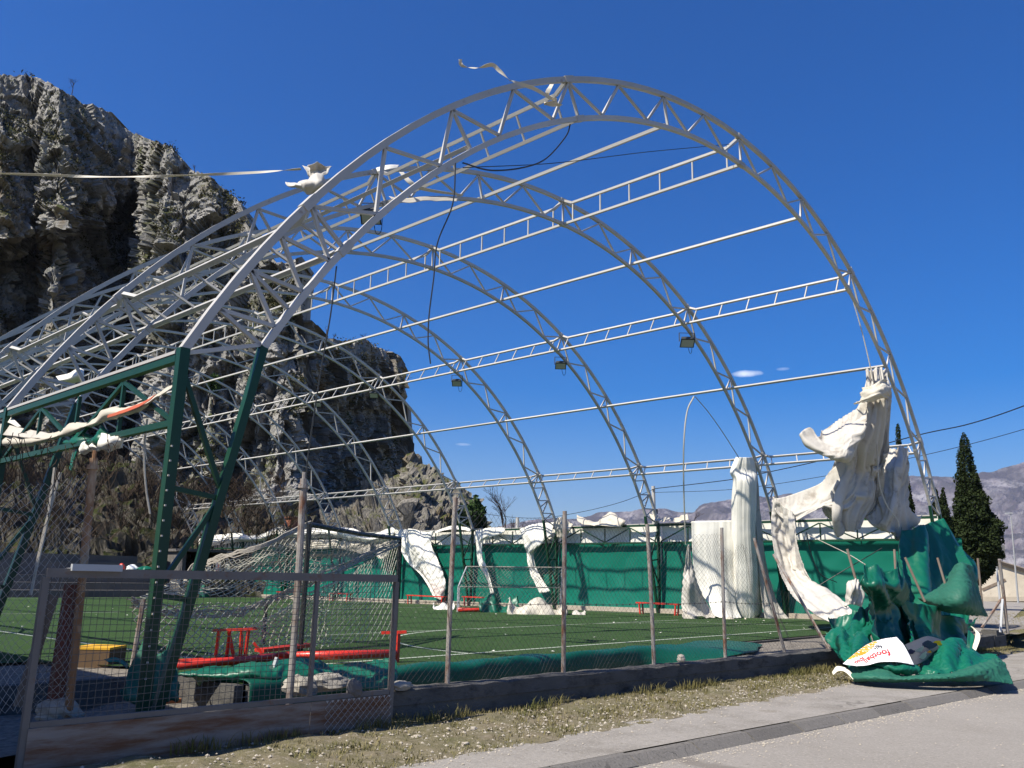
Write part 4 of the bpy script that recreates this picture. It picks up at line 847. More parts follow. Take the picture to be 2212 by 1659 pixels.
lump('sandbag', 'crumpled white sack with blue print beside the long sack', 'sack', 222, 1236, 49, 1.4, 0.8, 0.7, 'plastic_white', seed=2)
lump('plastic_tub', 'white round tub on the terrace steps', 'tub', 287, 1231, 48, 0.75, 0.7, 0.6, 'plastic_white', seed=3)
lump('plastic_can', 'red canister standing beside the white tub', 'canister', 262, 1230, 48, 0.35, 0.35, 0.6, 'red_paint', seed=4)
lump('rag_heap', 'small green rag heap beside the white tub', 'rag', 313, 1232, 48, 0.9, 0.6, 0.5, 'green_tarp', seed=5)
# club hut under the far end of the cover
hut = thing('club_hut', 'dark open fronted hut behind the goal net with brick chimney', 'hut', (27.2, 46.5, -0.5))
h0 = on_y(398, 1180, 46.0); hx0, hx1 = 23.4, 31.0
MB().box(((hx0+hx1)/2, 49.5, 0.9), (hx1-hx0, 0.25, 3.0)).build('rear_wall', 'building', hut); MB().box((hx0, 47.8, 0.9), (0.25, 3.4, 3.0)).build('side_wall', 'building', hut); MB().box((hx1, 47.8, 0.9), (0.25, 3.4, 3.0)).build('side_wall', 'building', hut)
MB().box(((hx0+hx1)/2, 47.6, 2.5), (hx1-hx0+0.6, 4.4, 0.18)).build('roof', 'building', hut)
MB().box(((hx0+hx1)/2, 46.0, 0.05), (hx1-hx0-0.4, 0.2, 0.75)).build('counter', 'pale_concrete', hut)
for X in (28.9, 30.3): MB().bar((X, 45.8, -0.5), (X, 45.8, 2.4), 0.35, 0.12).build('green_post', 'green_fabric', hut)
chc = at(633, 1133, 60); br = MB().box(chc, (1.0, 0.8, 0.8)).build('chimney', 'brick', hut); MB().box(chc+V3((0, 0, 0.46)), (1.2, 1.0, 0.10)).build('cap', 'brick', br)
scf = thing('club_scarf', 'narrow hanging scarf lettered down its length in front of the hut', 'scarf', at(470, 1270, 55))
sa, sb, sc_, sd_ = at(466.5, 1214, 55), at(477.5, 1214, 55), at(474, 1270, 55), at(462, 1270, 55)
def lettering(text, parent, m, P0, ex, ey, size, name='lettering', push=0.0):
    cu = bpy.data.curves.new(name, 'FONT'); cu.body = text; cu.size = 1.0; cu.align_x = 'LEFT'; tmp = bpy.data.objects.new('tmp', cu); COL.objects.link(tmp)
    me = bpy.data.meshes.new_from_object(tmp.evaluated_get(bpy.context.evaluated_depsgraph_get())); bpy.data.objects.remove(tmp)
    v = np.array([w.co[:] for w in me.vertices]); return v, [tuple(p.vertices) for p in me.polygons]
m = MB(); m.grid(np.array([[sa, sb], [sd_, sc_]])); m.build('cloth', 'sign_pale', scf, solid=0.01)
tv, tf = lettering('MONTE', scf, 'print_red', None, None, None, 1.0)
ex_, ey_ = (sd_-sa)/np.linalg.norm(sd_-sa), (sb-sa)/np.linalg.norm(sb-sa); w_ = np.linalg.norm(sb-sa); hL = np.linalg.norm(sd_-sa); sx_ = hL*0.94/tv[:, 0].max()
toC = (CAM-sa); toC = toC/np.linalg.norm(toC)
MB().add([sa+ex_*(hL*0.03+p[0]*sx_)+ey_*(w_*0.16+p[1]*w_*0.92)+toC*0.04 for p in tv], tf).build('letters', 'print_red', scf)
MB().bar(sd_+(sb-sa)*0.5+toC*0.03-ex_*0.28, sd_+(sb-sa)*0.5+toC*0.03-ex_*0.16, w_*0.98, 0.01, tuple(toC)).build('blue_band', 'sign_blue', scf)
for nm, lb, x0, x1, y0, y1, mm2 in (('hanging_cloth', 'short pale cloth hanging beside the lettered scarf', 486, 497, 1218, 1264, 'cream'), ('hanging_cloth', 'ragged grey cloth hanging left of the lettered scarf', 448, 456, 1222, 1262, 'grey_tarp')):
    tag(MB().grid(cloth_grid([[(x0, y0, 54.6), (x1, y0, 54.6)], [(x0-1, (y0+y1)/2, 54.5), (x1, (y0+y1)/2, 54.6)], [(x0-2, y1, 54.6), (x1-2, y1+3, 54.6)]], 8, 12, 0.05, 2, seed=3)).build(nm, mm2, smooth=True, solid=0.01), lb, 'cloth')
lump('plastic_barrel', 'pale green plastic barrel at the foot of the hut', 'barrel', 411+29, 1287, 52, 0.6, 0.6, 1.1, 'green_tarp_dull', seed=6)
# rubble behind the gate
def slabby(name, label, cat, pts, th, m, group=None):
    P = [V3(p) for p in pts]; n = np.cross(P[1]-P[0], P[2]-P[0]); n /= np.linalg.norm(n); Q = [p+n*th for p in P]; k = len(P)
    f = [tuple(range(k)), tuple(range(2*k-1, k-1, -1))]+[(i, i+k, (i+1) % k+k, (i+1) % k) for i in range(k)]; o = MB().add(P+Q, f).build(name, m)
    bv = o.modifiers.new('edge', 'BEVEL'); bv.width = 0.008; bv.segments = 2; return tag(o, label, cat, group)
def yd(x, y, z=-0.26): return on_z(x, y, z)
slabby('clay_slab', 'long terracotta slab lying behind the gate by the wrapped column', 'slab', [yd(300, 1520), yd(320, 1498), yd(482, 1478), yd(486, 1497)], 0.10, 'terracotta')
slabby('clay_slab', 'short terracotta slab beside the long one', 'slab', [yd(560, 1508), yd(565, 1492), yd(628, 1487), yd(626, 1505)], 0.09, 'terracotta')
slabby('paper_sheet', 'crumpled pale paper sheet lying behind the gate', 'paper', [yd(626, 1505, -0.2), yd(660, 1490, -0.2), yd(740, 1480, -0.17), yd(752, 1496, -0.2)], 0.01, 'plastic_white')
lump('stone', 'pale broken concrete lump lying under the green sheet', 'stone', 705, 1476, 9.0, 0.55, 0.35, 0.20, 'rubble', 'stones in the yard', 11)
lump('stone', 'squared concrete lump beside the second fence post', 'stone', 650, 1484, 8.6, 0.34, 0.3, 0.22, 'rubble', 'stones in the yard', 12)
lump('stone', 'dark small boulder between the paper and the pale lump', 'stone', 765, 1488, 8.6, 0.16, 0.15, 0.2, 'building', 'stones in the yard', 13)
lump('stone', 'grey rock lying inside the gate corner', 'stone', 125, 1545, 7.0, 0.34, 0.3, 0.3, 'rubble', 'stones in the yard', 14)
lump('stone', 'broken pale rock on the end of the street wall beside the gate', 'stone', 868, 1482, 9.1, 0.26, 0.18, 0.11, 'rubble', 'stones on the wall', 15)
lump('stone', 'white stone resting on the street wall', 'stone', 1471, 1423, 12.5, 0.15, 0.12, 0.12, 'white_stone', 'stones on the wall', 16)
tag(MB().bar(on_z(598, 1420, 0.25), on_z(566, 1520, -0.25), 0.05, 0.02).build('metal_strip', 'galvanised'), 'bent galvanised strip leaning by the second post', 'metal strip')
# loose stones on the verge
for i, (x, y, s_, lb) in enumerate([(575, 1613, 0.10, 'pale flat stone lying on the verge below the gate'), (1400, 1597, 0.09, 'white stone on the gravel verge below the gate end'), (1592, 1552, 0.07, 'small pale stone on the verge near the pavement edge'), (1175, 1520, 0.10, 'pale stone lying against the foot of the street wall'), (1505, 1609, 0.06, 'tiny stone lying alone on the pavement'), (1020, 1578, 0.08, 'rough stone on the gravel verge')]):
    c = on_z(x if i not in (1, 2, 4) else x-500, y, -0.385); o = lump('stone', lb, 'stone', 0, 0, 1, s_*1.5, s_*1.1, s_*0.55, 'white_stone', 'loose stones on the verge', 30+i); o.location = c; WL[o] = c
gv = MB(); NS = 4200
for i in range(NS):
    X = random.uniform(-1.5, 14); a, b = wall_y(X)-0.12, pave_in(X)-0.15; t = random.random()**0.8; y = a+(b-a)*t; s_ = random.choice((0.004, 0.005, 0.006, 0.008, 0.010, 0.016))*random.uniform(0.7, 1.4)
    z = STREET+0.03-0.075*t+s_*0.3; rz = random.uniform(0, 6.28); c_, sn = math.cos(rz)*s_, math.sin(rz)*s_
    gv.add([(X+c_*1.3, y+sn*1.3, z), (X-sn, y+c_, z+s_*0.1), (X-c_*1.2, y-sn, z), (X+sn, y-c_*1.1, z-s_*0.1), (X, y, z+s_*0.75), (X, y, z-s_*0.6)], [(0, 1, 4), (1, 2, 4), (2, 3, 4), (3, 0, 4), (1, 0, 5), (2, 1, 5), (3, 2, 5), (0, 3, 5)])
tag(gv.build('loose_gravel', 'white_stone'), 'loose pale gravel scattered over the verge', 'gravel', kind='stuff')
gt_ = MB(); rg = random.Random(9)
for i in range(2600):
    X = rg.uniform(0, 15); k = rg.random()
    if k < 0.62: y = kerb_y(X)-0.28-abs(rg.gauss(0, 0.16)); z = -0.484
    elif k < 0.82: y = pave_in(X)-abs(rg.gauss(0, 0.22))-0.1; z = -0.398
    else: y = kerb_y(X)-rg.uniform(0.3, 3.0); z = -0.486
    s_ = rg.choice((0.004, 0.005, 0.006, 0.009, 0.013))*rg.uniform(0.7, 1.3); a = rg.uniform(0, 6.28); c_, sn = math.cos(a)*s_, math.sin(a)*s_
    gt_.add([(X+c_*1.3, y+sn*1.3, z), (X-sn, y+c_, z+s_*0.1), (X-c_*1.2, y-sn, z), (X+sn, y-c_*1.1, z), (X, y, z+s_*0.8)], [(0, 1, 4), (1, 2, 4), (2, 3, 4), (3, 0, 4)])
tag(gt_.build('street_grit', 'white_stone'), 'pale grit washed into the gutter and along the pavement edge', 'grit', kind='stuff')
lit = MB()
for i in range(140):
    X, Y = rg.uniform(3, 24), rg.uniform(0.6, 30); s_ = rg.uniform(0.015, 0.05); z = pitch_z(Y)+0.012; a = rg.uniform(0, 6.28); c_, sn = math.cos(a)*s_, math.sin(a)*s_
    lit.add([(X+c_, Y+sn, z), (X-sn, Y+c_, z+s_*0.4), (X-c_, Y-sn, z+0.004), (X+sn, Y-c_, z+s_*0.2)], [(0, 1, 2, 3)])
tag(lit.build('turf_litter', 'clean_white_tarp'), 'tiny white scraps of torn cover scattered over the turf', 'litter', kind='stuff')
def grass_patch(name, label, n, place, h, m, seed):
    rnd = random.Random(seed); V = []; F = []
    for i in range(n):
        p = place(rnd)
        if p is None: continue
        for j in range(rnd.randint(3, 6)):
            a = rnd.uniform(0, 6.28); hh = h*rnd.uniform(0.4, 1.2); l = hh*rnd.uniform(0.3, 1.0); w = rnd.uniform(0.0025, 0.005); q_ = V3(p)+V3((rnd.uniform(-0.03, 0.03), rnd.uniform(-0.03, 0.03), 0)); d = V3((math.cos(a), math.sin(a), 0)); s_ = V3((-math.sin(a), math.cos(a), 0))*w
            b = len(V); V += [q_-s_, q_+s_, q_+d*l*0.45+V3((0, 0, hh*0.7))+s_*0.7, q_+d*l*0.45+V3((0, 0, hh*0.7))-s_*0.7, q_+d*l+V3((0, 0, hh))]; F += [(b, b+1, b+2, b+3), (b+3, b+2, b+4)]
    return tag(MB().add(V, F).build(name, m), label, 'grass', kind='stuff')
def verge_spot(rnd):
    X = rnd.uniform(0.5, 22); t = rnd.random()**1.4; den = float(vnoise(np.array([[X*0.9, t*2.0, 0.3]]), 5)[0])
    if rnd.random() > 0.25+0.9*max(0, den+0.25)+0.5*(t < 0.12): return None
    a, b = wall_y(X)-0.05, pave_in(X)-0.1; return (X, a+(b-a)*t, STREET+0.02-0.075*t)
grass_patch('verge_grass', 'short green grass growing in patches on the verge', 5200, verge_spot, 0.05, 'grass', 3)
grass_patch('dry_grass', 'dry straw coloured grass tufts on the verge', 3600, verge_spot, 0.055, 'dry_grass', 4)
def foot_spot(rnd):
    X = rnd.uniform(-0.6, 20); return (X, wall_y(X)-rnd.uniform(0.12, 0.22), STREET+0.02) if vnoise(np.array([[X*1.6, 0, 0]]), 6)[0] > -0.1 else None
grass_patch('weeds', 'taller weeds along the foot of the street wall', 900, foot_spot, 0.13, 'grass', 5)
def green_spot(rnd): return (rnd.uniform(23, 60), rnd.uniform(-2, 12), -0.41)
grass_patch('green_grass', 'rough grass on the green past the end of the wall', 6000, green_spot, 0.10, 'dry_grass', 6)
# floodlights clamped to the arches
def flood(x, y, k, label, s_=1.0, yawo=0.0):
    s_ *= 0.8
    c = on_y(x, y, k*BAY); t = thing('floodlight', label, 'floodlight', c, 'floodlights under the arches')
    e1 = V3((0.68, -0.73, 0)); e2 = V3((-0.45, -0.42, -0.79)); e3 = np.cross(e1, e2); 
    def bx(name, m, o, sz):
        P = []
        for dz in (-1, 1):
            for dx, dy in ((-1, -1), (1, -1), (1, 1), (-1, 1)): P.append(c+e1*(o[0]+dx*sz[0]*(0.8 if dz > 0 else 1)/2)+e3*(o[1]+dy*sz[1]*(0.75 if dz > 0 else 1)/2)-e2*(o[2]+dz*sz[2]/2))
        return MB().add(P, [(0, 3, 2, 1), (4, 5, 6, 7), (0, 1, 5, 4), (1, 2, 6, 5), (2, 3, 7, 6), (3, 0, 4, 7)]).build(name, m, t)
    bx('housing', 'lamp_body', (0, 0, 0), (0.52*s_, 0.40*s_, 0.20*s_)); bx('lens', 'lamp_glass', (0, 0, -0.105*s_), (0.44*s_, 0.32*s_, 0.012)); bx('rear_box', 'lamp_body', (0, 0, 0.15*s_), (0.2*s_, 0.2*s_, 0.12*s_))
    MB().bar(c+e1*0.28*s_, c+e1*0.28*s_+V3((0, 0, 0.30)), 0.03, 0.012).build('bracket', 'lamp_body', t); MB().bar(c-e1*0.28*s_, c-e1*0.28*s_+V3((0, 0, 0.30)), 0.03, 0.012).build('bracket', 'lamp_body', t); MB().bar(c-e1*0.29*s_+V3((0, 0, 0.30)), c+e1*0.29*s_+V3((0, 0, 0.30)), 0.03, 0.012).build('bracket_top', 'lamp_body', t)
    MB().tube(crom([c-e2*0.2, c+V3((0.15, 0, -0.35)), c+V3((0.3, 0, -0.25)), c+V3((0.3, 0, 0.25))], 14), 0.009, 5, False).build('cable', 'cable_black', t)
flood(1484, 738, 1, 'grey floodlight under the second arch with a looped cable', 1.15)
flood(1211, 788, 2, 'floodlight under the third arch from the street')
flood(987, 826, 3, 'floodlight under the fourth arch with a dangling lead')
flood(808, 852, 4, 'floodlight under the fifth arch against the dark rock face')
flood(686, 872, 5, 'floodlight under the sixth arch from the street')
flood(802, 466, 1, 'blue grey floodlight high in the left haunch of the second arch', 1.1)
# cables and straps
def cable(name, label, pts, r, m, cat='cable', n=60):
    return tag(MB().tube(crom([at(*p) for p in pts], n), r, 5, False).build(name, m), label, cat)
dA = (on_y(1232, 275, 0)-CAM)@_F
cable('power_cable', 'black cable looping under the crown of the front arch', [(1232, 268, dA), (1222, 295, dA), (1180, 342, dA-0.6), (1130, 362, dA-1.2), (1060, 368, dA-2), (1000, 352, dA-2.8)], 0.013, 'cable_black')
cable('power_cable', 'long grey cable dangling from the front arch into the middle of the hall', [(984, 352, 12.2), (978, 440, 12.2), (945, 525, 12.3), (937, 600, 12.3), (927, 680, 12.3), (925, 740, 12.3), (930, 786, 12.3)], 0.011, 'lamp_body')
cable('power_cable', 'long thin cable hanging from the inner arch to the second fence post', [(727, 575, 11.2), (714, 680, 11.2), (690, 820, 11.2), (664, 1000, 11.2), (662, 1100, 11.2), (668, 1190, 11.2)], 0.010, 'lamp_body')
cable('stay_wire', 'thin taut wire strung across under the front arch', [(1575, 312, 20.5), (1400, 328, 18), (1200, 352, 15.5), (1000, 362, 13)], 0.008, 'cable_black')
cable('strap', 'narrow white strap hanging from the tube purlin to the curtain', [(1499, 856, 29), (1484, 890, 29), (1477, 960, 29), (1477, 1060, 29.5), (1481, 1176, 30)], 0.028, 'rope_white', 'strap')
cable('strap', 'dark strap running from the tube purlin to the white sheet', [(1502, 857, 29), (1530, 890, 29.5), (1562, 935, 30), (1597, 990, 30.5)], 0.016, 'net_grey', 'strap')
cable('rope', 'thin white rope hanging in front of the big torn sheet', [(1843, 650, 25), (1868, 740, 25), (1890, 850, 25), (1895, 960, 25), (1899, 1040, 24.9), (1915, 1090, 24.9), (1938, 1122, 24.9), (1942, 1138, 24.9)], 0.017, 'rope_white', 'rope')
cable('rope', 'pale rope hanging below the left eave truss', [(318, 905, 9.6), (312, 960, 9.6), (312, 1010, 9.6), (316, 1060, 9.6), (324, 1110, 9.6)], 0.013, 'rope_white', 'rope')
cable('cable', 'black cable sagging in front of the green curtain near the torn strip', [(1742, 1150, 24.5), (1752, 1195, 24.5), (1772, 1240, 24.3), (1808, 1258, 24.2)], 0.012, 'cable_black')
cable('stay_wire', 'dark stay wire crossing the green curtain behind the heap', [(1757, 1272, 24), (1830, 1228, 24), (1905, 1184, 24.2)], 0.013, 'cable_black')
cable('stay_wire', 'pale stay wire slanting down across the green curtain', [(1745, 1155, 24), (1830, 1196, 23), (1870, 1220, 22)], 0.012, 'net_grey')
for i, (a, b) in enumerate((((130, 1020), (66, 1285)), ((118, 1010), (75, 1240)))):
    cable('frayed_rope', ('long frayed white rope hanging beside the tall rusty post', 'shorter frayed white rope twisted round the long one')[i], [(a[0], a[1], 9.8), ((a[0]+b[0])/2-4+9*i, (a[1]+b[1])/2, 9.7), (b[0], b[1], 9.6)], 0.018, 'rope_white', 'rope')

# ================================================================== TORN COVERS
def sheet(name, label, cat, m, rows, nu=40, nv=40, group=None, solid=0.006, parts=(), **k):
    mb = MB().grid(cloth_grid(rows, nu, nv, **k))
    for r2_, k2 in parts: mb.grid(cloth_grid(r2_, **k2))
    return tag(mb.build(name, m, smooth=True, solid=solid), label, cat, group)
# big torn sheet on the front arch
A1 = [[(1868, 797, 25.9), (1880, 794, 25.8), (1895, 793, 25.8), (1909, 796, 25.9)],
      [(1872, 815, 25.7), (1884, 818, 25.4), (1898, 816, 25.5), (1907, 812, 25.8)],
      [(1866, 838, 25.8), (1880, 842, 25.2), (1900, 838, 25.1), (1917, 836, 25.6)],
      [(1858, 860, 25.8), (1878, 862, 25.0), (1902, 860, 25.0), (1919, 862, 25.6)],
      [(1832, 895, 26.0), (1868, 900, 24.8), (1900, 905, 25.2), (1917, 905, 25.8)],
      [(1812, 940, 26.0), (1850, 945, 24.8), (1885, 950, 25.6), (1914, 960, 25.7)],
      [(1806, 985, 25.8), (1845, 990, 25.2), (1878, 1000, 25.7), (1910, 1010, 25.6)],
      [(1790, 1030, 25.8), (1825, 1050, 25.0), (1870, 1060, 25.6), (1905, 1070, 25.9)],
      [(1785, 1075, 25.5), (1815, 1095, 24.9), (1850, 1100, 25.5), (1890, 1100, 25.9)],
      [(1800, 1110, 25.4), (1822, 1128, 25.1), (1840, 1126, 25.4), (1870, 1110, 25.9)]]
FLAP = [[(1868, 862, 25.2), (1830, 888, 25.4), (1800, 912, 25.6), (1778, 930, 25.6)],
        [(1872, 895, 24.4), (1835, 905, 24.6), (1800, 925, 24.6), (1765, 928, 24.8)],
        [(1865, 928, 24.3), (1835, 935, 24.1), (1795, 948, 24.2), (1745, 912, 24.8)],
        [(1850, 950, 24.6), (1830, 965, 24.0), (1790, 965, 24.1), (1728, 926, 24.6)],
        [(1830, 990, 24.9), (1815, 986, 24.4), (1785, 975, 24.4), (1740, 946, 24.7)]]
BRID = [[(1838, 975, 25.2), (1800, 1006, 25.3), (1775, 1035, 25.5), (1730, 1052, 25.6), (1690, 1062, 25.7), (1668, 1070, 25.8)],
        [(1850, 1020, 25.1), (1812, 1050, 25.0), (1775, 1068, 25.1), (1730, 1080, 25.2), (1695, 1085, 25.4), (1669, 1080, 25.7)],
        [(1850, 1080, 25.0), (1818, 1100, 24.9), (1785, 1085, 24.9), (1745, 1098, 25.0), (1715, 1112, 25.2), (1672, 1095, 25.5)]]
STRIP = [[(1668, 1072, 25.6), (1680, 1085, 25.4), (1700, 1098, 25.2), (1716, 1110, 25.1)],
         [(1668, 1120, 25.4), (1684, 1125, 25.4), (1702, 1130, 25.1), (1717, 1135, 24.7)],
         [(1672, 1165, 25.0), (1690, 1165, 25.2), (1710, 1172, 25.0), (1722, 1178, 24.4)],
         [(1682, 1215, 24.4), (1700, 1215, 24.8), (1720, 1220, 24.6), (1736, 1225, 24.1)],
         [(1696, 1255, 23.7), (1715, 1252, 24.2), (1738, 1248, 24.1), (1760, 1262, 23.7)],
         [(1720, 1292, 22.8), (1748, 1284, 23.2), (1782, 1274, 23.2), (1806, 1292, 22.8)],
         [(1762, 1326, 21.8), (1790, 1316, 22.0), (1818, 1302, 22.0), (1836, 1314, 21.8)],
         [(1798, 1344, 20.9), (1820, 1337, 20.9), (1840, 1326, 20.8), (1856, 1328, 20.8)]]
sheet('torn_cover_sheet', 'big pale torn cover sheet bunched over the tube purlin by the front arch', 'torn sheet', 'grey_tarp', A1, 72, 96, fold=0.24, nf=2.6, noise=0.03, ns=1.2, seed=4, sim=dict(grow=1.22, gv=1.05, free='bl', iters=100, grav=0.0006, bend=0.12, crisp=0.05, crisp_s=0.9, soft=0.002),
    parts=((FLAP, dict(nu=56, nv=44, fold=0.06, nf=1.3, noise=0.04, ns=1.2, seed=8, along='u', sim=dict(grow=1.1, gv=1.06, iters=80, grav=0.0006, bend=0.12, crisp=0.05, crisp_s=1.0))), (BRID, dict(nu=72, nv=40, fold=0.06, nf=1.6, noise=0.03, ns=1.2, seed=12, along='u', sim=dict(grow=1.05, gv=1.12, iters=80, grav=0.0006, bend=0.12, crisp=0.05, crisp_s=0.9))), (STRIP, dict(nu=26, nv=110, fold=0.05, nf=1.1, noise=0.03, ns=1.4, seed=15, sim=dict(grow=1.18, gv=1.03, iters=80, grav=0.0, bend=0.12, crisp=0.03, crisp_s=1.2)))))
sheet('cloth_knot', 'pale knotted end of cover cloth tied round the bunched sheet', 'knot', 'white_tarp', [[(1862, 838, 25.0), (1885, 832, 24.7), (1905, 822, 24.8), (1918, 822, 25.2)], [(1858, 862, 24.8), (1885, 852, 24.3), (1908, 846, 24.4), (1921, 845, 25.0)], [(1845, 872, 25.0), (1880, 868, 24.5), (1908, 862, 24.6), (1919, 860, 25.0)]], 40, 26, fold=0.05, nf=2.0, noise=0.03, ns=2.5, seed=19, along='u', sim=dict(grow=1.15, iters=60, grav=0))
sheet('torn_cover_sheet', 'grey torn sheet hanging from the ladder purlin at the front arch foot', 'torn sheet', 'grey_tarp',
    [[(1922, 968, 26.6), (1938, 958, 26.4), (1952, 957, 26.4), (1961, 962, 26.6)], [(1908, 1000, 26.4), (1930, 985, 25.8), (1948, 985, 26.2), (1961, 990, 26.5)], [(1903, 1050, 26.0), (1930, 1035, 25.6), (1945, 1030, 26.2), (1961, 1035, 26.5)], [(1890, 1095, 25.8), (1922, 1090, 25.3), (1945, 1080, 26.0), (1962, 1085, 26.4)], [(1868, 1112, 25.8), (1910, 1122, 25.4), (1940, 1115, 26.0), (1975, 1105, 26.6)], [(1900, 1130, 25.7), (1925, 1140, 25.6), (1946, 1158, 26.1), (1990, 1112, 27.0)]], 50, 80, fold=0.10, nf=1.8, noise=0.03, ns=1.2, seed=23, sim=dict(grow=1.16, gv=1.03, iters=80, grav=0.0006, bend=0.12, crisp=0.04, crisp_s=0.9))
# column-like sheet hanging from the ladder purlin at the second arch
rows = []
for y, x0, x1 in ((988, 1592, 1626), (1000, 1586, 1630), (1020, 1579, 1633), (1038, 1586, 1634), (1080, 1584, 1634), (1140, 1583, 1634), (1200, 1582, 1640), (1260, 1581, 1644), (1305, 1583, 1646), (1328, 1592, 1643), (1338, 1606, 1630)):
    rows.append([(x0+(x1-x0)*(0.5-0.5*math.cos(t)), y, 30.9-0.55*math.sin(t)*(0.6 if y < 1030 else 1)) for t in np.linspace(0, math.pi, 6)])
sheet('hanging_white_sheet', 'tall white sheet hanging like a column from the lowest ladder purlin', 'torn sheet', 'clean_white_tarp', rows, 70, 120, fold=0.045, nf=2.2, noise=0.05, ns=0.7, seed=29, crease=0.02)
sheet('torn_cover_sheet', 'narrow grey trailing sheet beside the white column like sheet', 'torn sheet', 'grey_tarp', [[(1622, 1000, 31.2), (1634, 1002, 31.4)], [(1632, 1080, 31.0), (1640, 1085, 31.3)], [(1636, 1150, 30.8), (1650, 1150, 31.2)], [(1640, 1230, 30.6), (1662, 1240, 31.0)], [(1644, 1290, 30.4), (1680, 1300, 30.8)], [(1652, 1338, 30.0), (1705, 1338, 30.3)]], 18, 60, fold=0.07, nf=1.5, noise=0.05, seed=31)
sheet('hanging_white_sheet', 'wide white sheet hanging flat over the eave truss beside the column like sheet', 'torn sheet', 'clean_white_tarp', [[(1494, 1126, 31.0), (1540, 1125, 31.0), (1584, 1124, 31.0)], [(1495, 1180, 30.8), (1540, 1180, 30.7), (1585, 1180, 30.8)], [(1499, 1235, 30.7), (1545, 1238, 30.5), (1586, 1235, 30.7)], [(1510, 1275, 30.5), (1550, 1282, 30.2), (1590, 1275, 30.5)], [(1532, 1305, 30.1), (1560, 1312, 29.8), (1592, 1308, 30.3)], [(1540, 1330, 29.7), (1568, 1336, 29.4), (1602, 1334, 29.7)]], 50, 90, fold=0.035, nf=1.1, noise=0.05, ns=0.7, seed=37, crease=0.012)
sheet('torn_cover_sheet', 'dirty beige pointed sheet hanging left of the wide white sheet', 'torn sheet', 'grey_tarp', [[(1485, 1172, 30.0), (1489, 1172, 30.0)], [(1479, 1220, 29.9), (1497, 1222, 30.1)], [(1474, 1262, 29.8), (1490, 1255, 29.5), (1510, 1268, 30.0)], [(1473, 1300, 29.7), (1492, 1300, 29.5), (1528, 1305, 30.0)], [(1480, 1326, 29.5), (1500, 1328, 29.2), (1545, 1332, 29.5)]], 24, 60, fold=0.04, nf=1.2, noise=0.03, seed=41, sim=dict(grow=1.1, gv=1.03, iters=60, grav=0.0004))
def pile(name, label, m, x0, x1, y0, y1, d0, d1, amp, ns, seed, nu=70, nv=26, cat='sheet heap', ridge=None):
    """cloth lying in a heap on the ground: an arched strip, heavily creased"""
    rows = []
    for i, t in enumerate(np.linspace(0, 1, 7)):
        h = math.sin(math.pi*t)**0.8; rows.append([(x, y1+(y0-y1)*h*(0.55+0.45*math.sin(2.3*j+seed)**2), d1+(d0-d1)*t) for j, x in enumerate(np.linspace(x0, x1, 7))])
    return sheet(name, label, cat, m, rows, nu, nv, noise=amp*0.6, ns=ns*0.8, seed=seed, sim=dict(grow=1.22, iters=70, grav=0.0008))
pile('crumpled_sheet', 'crumpled beige sheet heaped on the turf under the hanging sheets', 'white_tarp', 1478, 1605, 1316, 1341, 29.0, 29.8, 0.10, 2.2, 43)
pile('crumpled_sheet', 'pale flattened sheet trailing along the foot of the curtain', 'clean_white_tarp', 1655, 1765, 1330, 1346, 28.0, 28.8, 0.05, 2.0, 44)
pile('crumpled_sheet', 'beige sheet lying half inside the small goal', 'white_tarp', 1100, 1222, 1288, 1326, 31.0, 32.4, 0.07, 1.6, 45)
pile('crumpled_sheet', 'grey white sheet bundled beside the right post of the small goal', 'grey_tarp', 1205, 1262, 1310, 1328, 31.2, 32.2, 0.10, 2.2, 46)
pile('crumpled_sheet', 'dark green sheet heaped inside the small goal', 'green_tarp', 1040, 1118, 1280, 1318, 32.6, 33.8, 0.16, 1.6, 47)
pile('crumpled_sheet', 'small white sheet lump left of the small goal on the turf', 'clean_white_tarp', 938, 980, 1298, 1316, 35.0, 35.8, 0.05, 2.0, 48, 30, 16)
# flaps of cover torn along the far eave
DW = lambda x, y: (on_x(x, y, HALL_W-0.12)-CAM)@_F
def flap(label, m, rows, nu, nv, **k): return sheet('torn_flap', label, 'torn flap', m, [[(x, y, DW(x, y)+dd) for x, y, dd in r] for r in rows], nu, nv, group='cover flaps along the far eave', **k)
flap('wide torn white flap hanging down the green curtain over a red bench', 'clean_white_tarp', [[(846, 1140, 0), (880, 1136, -0.2), (934, 1146, 0)], [(852, 1158, -0.3), (886, 1162, -0.5), (928, 1170, -0.2)], [(866, 1188, -0.4), (905, 1190, -0.6), (942, 1205, -0.3)], [(886, 1216, -0.4), (925, 1222, -0.6), (955, 1236, -0.3)], [(915, 1246, -0.3), (938, 1256, -0.6), (961, 1262, -0.3)], [(940, 1290, -0.2), (950, 1292, -0.4), (958, 1290, -0.2)]], 40, 64, fold=0.05, nf=1.4, noise=0.03, ns=0.9, seed=50, sim=dict(grow=1.12, gv=1.03, iters=60, grav=0.0004))
flap('pointed white tatter hanging beside the wide flap', 'white_tarp', [[(812, 1178, 0), (850, 1165, -0.2)], [(815, 1200, -0.2), (842, 1190, -0.3)], [(822, 1208, -0.3), (838, 1200, -0.3)]], 14, 14, fold=0.05, nf=1, noise=0.06, seed=51)
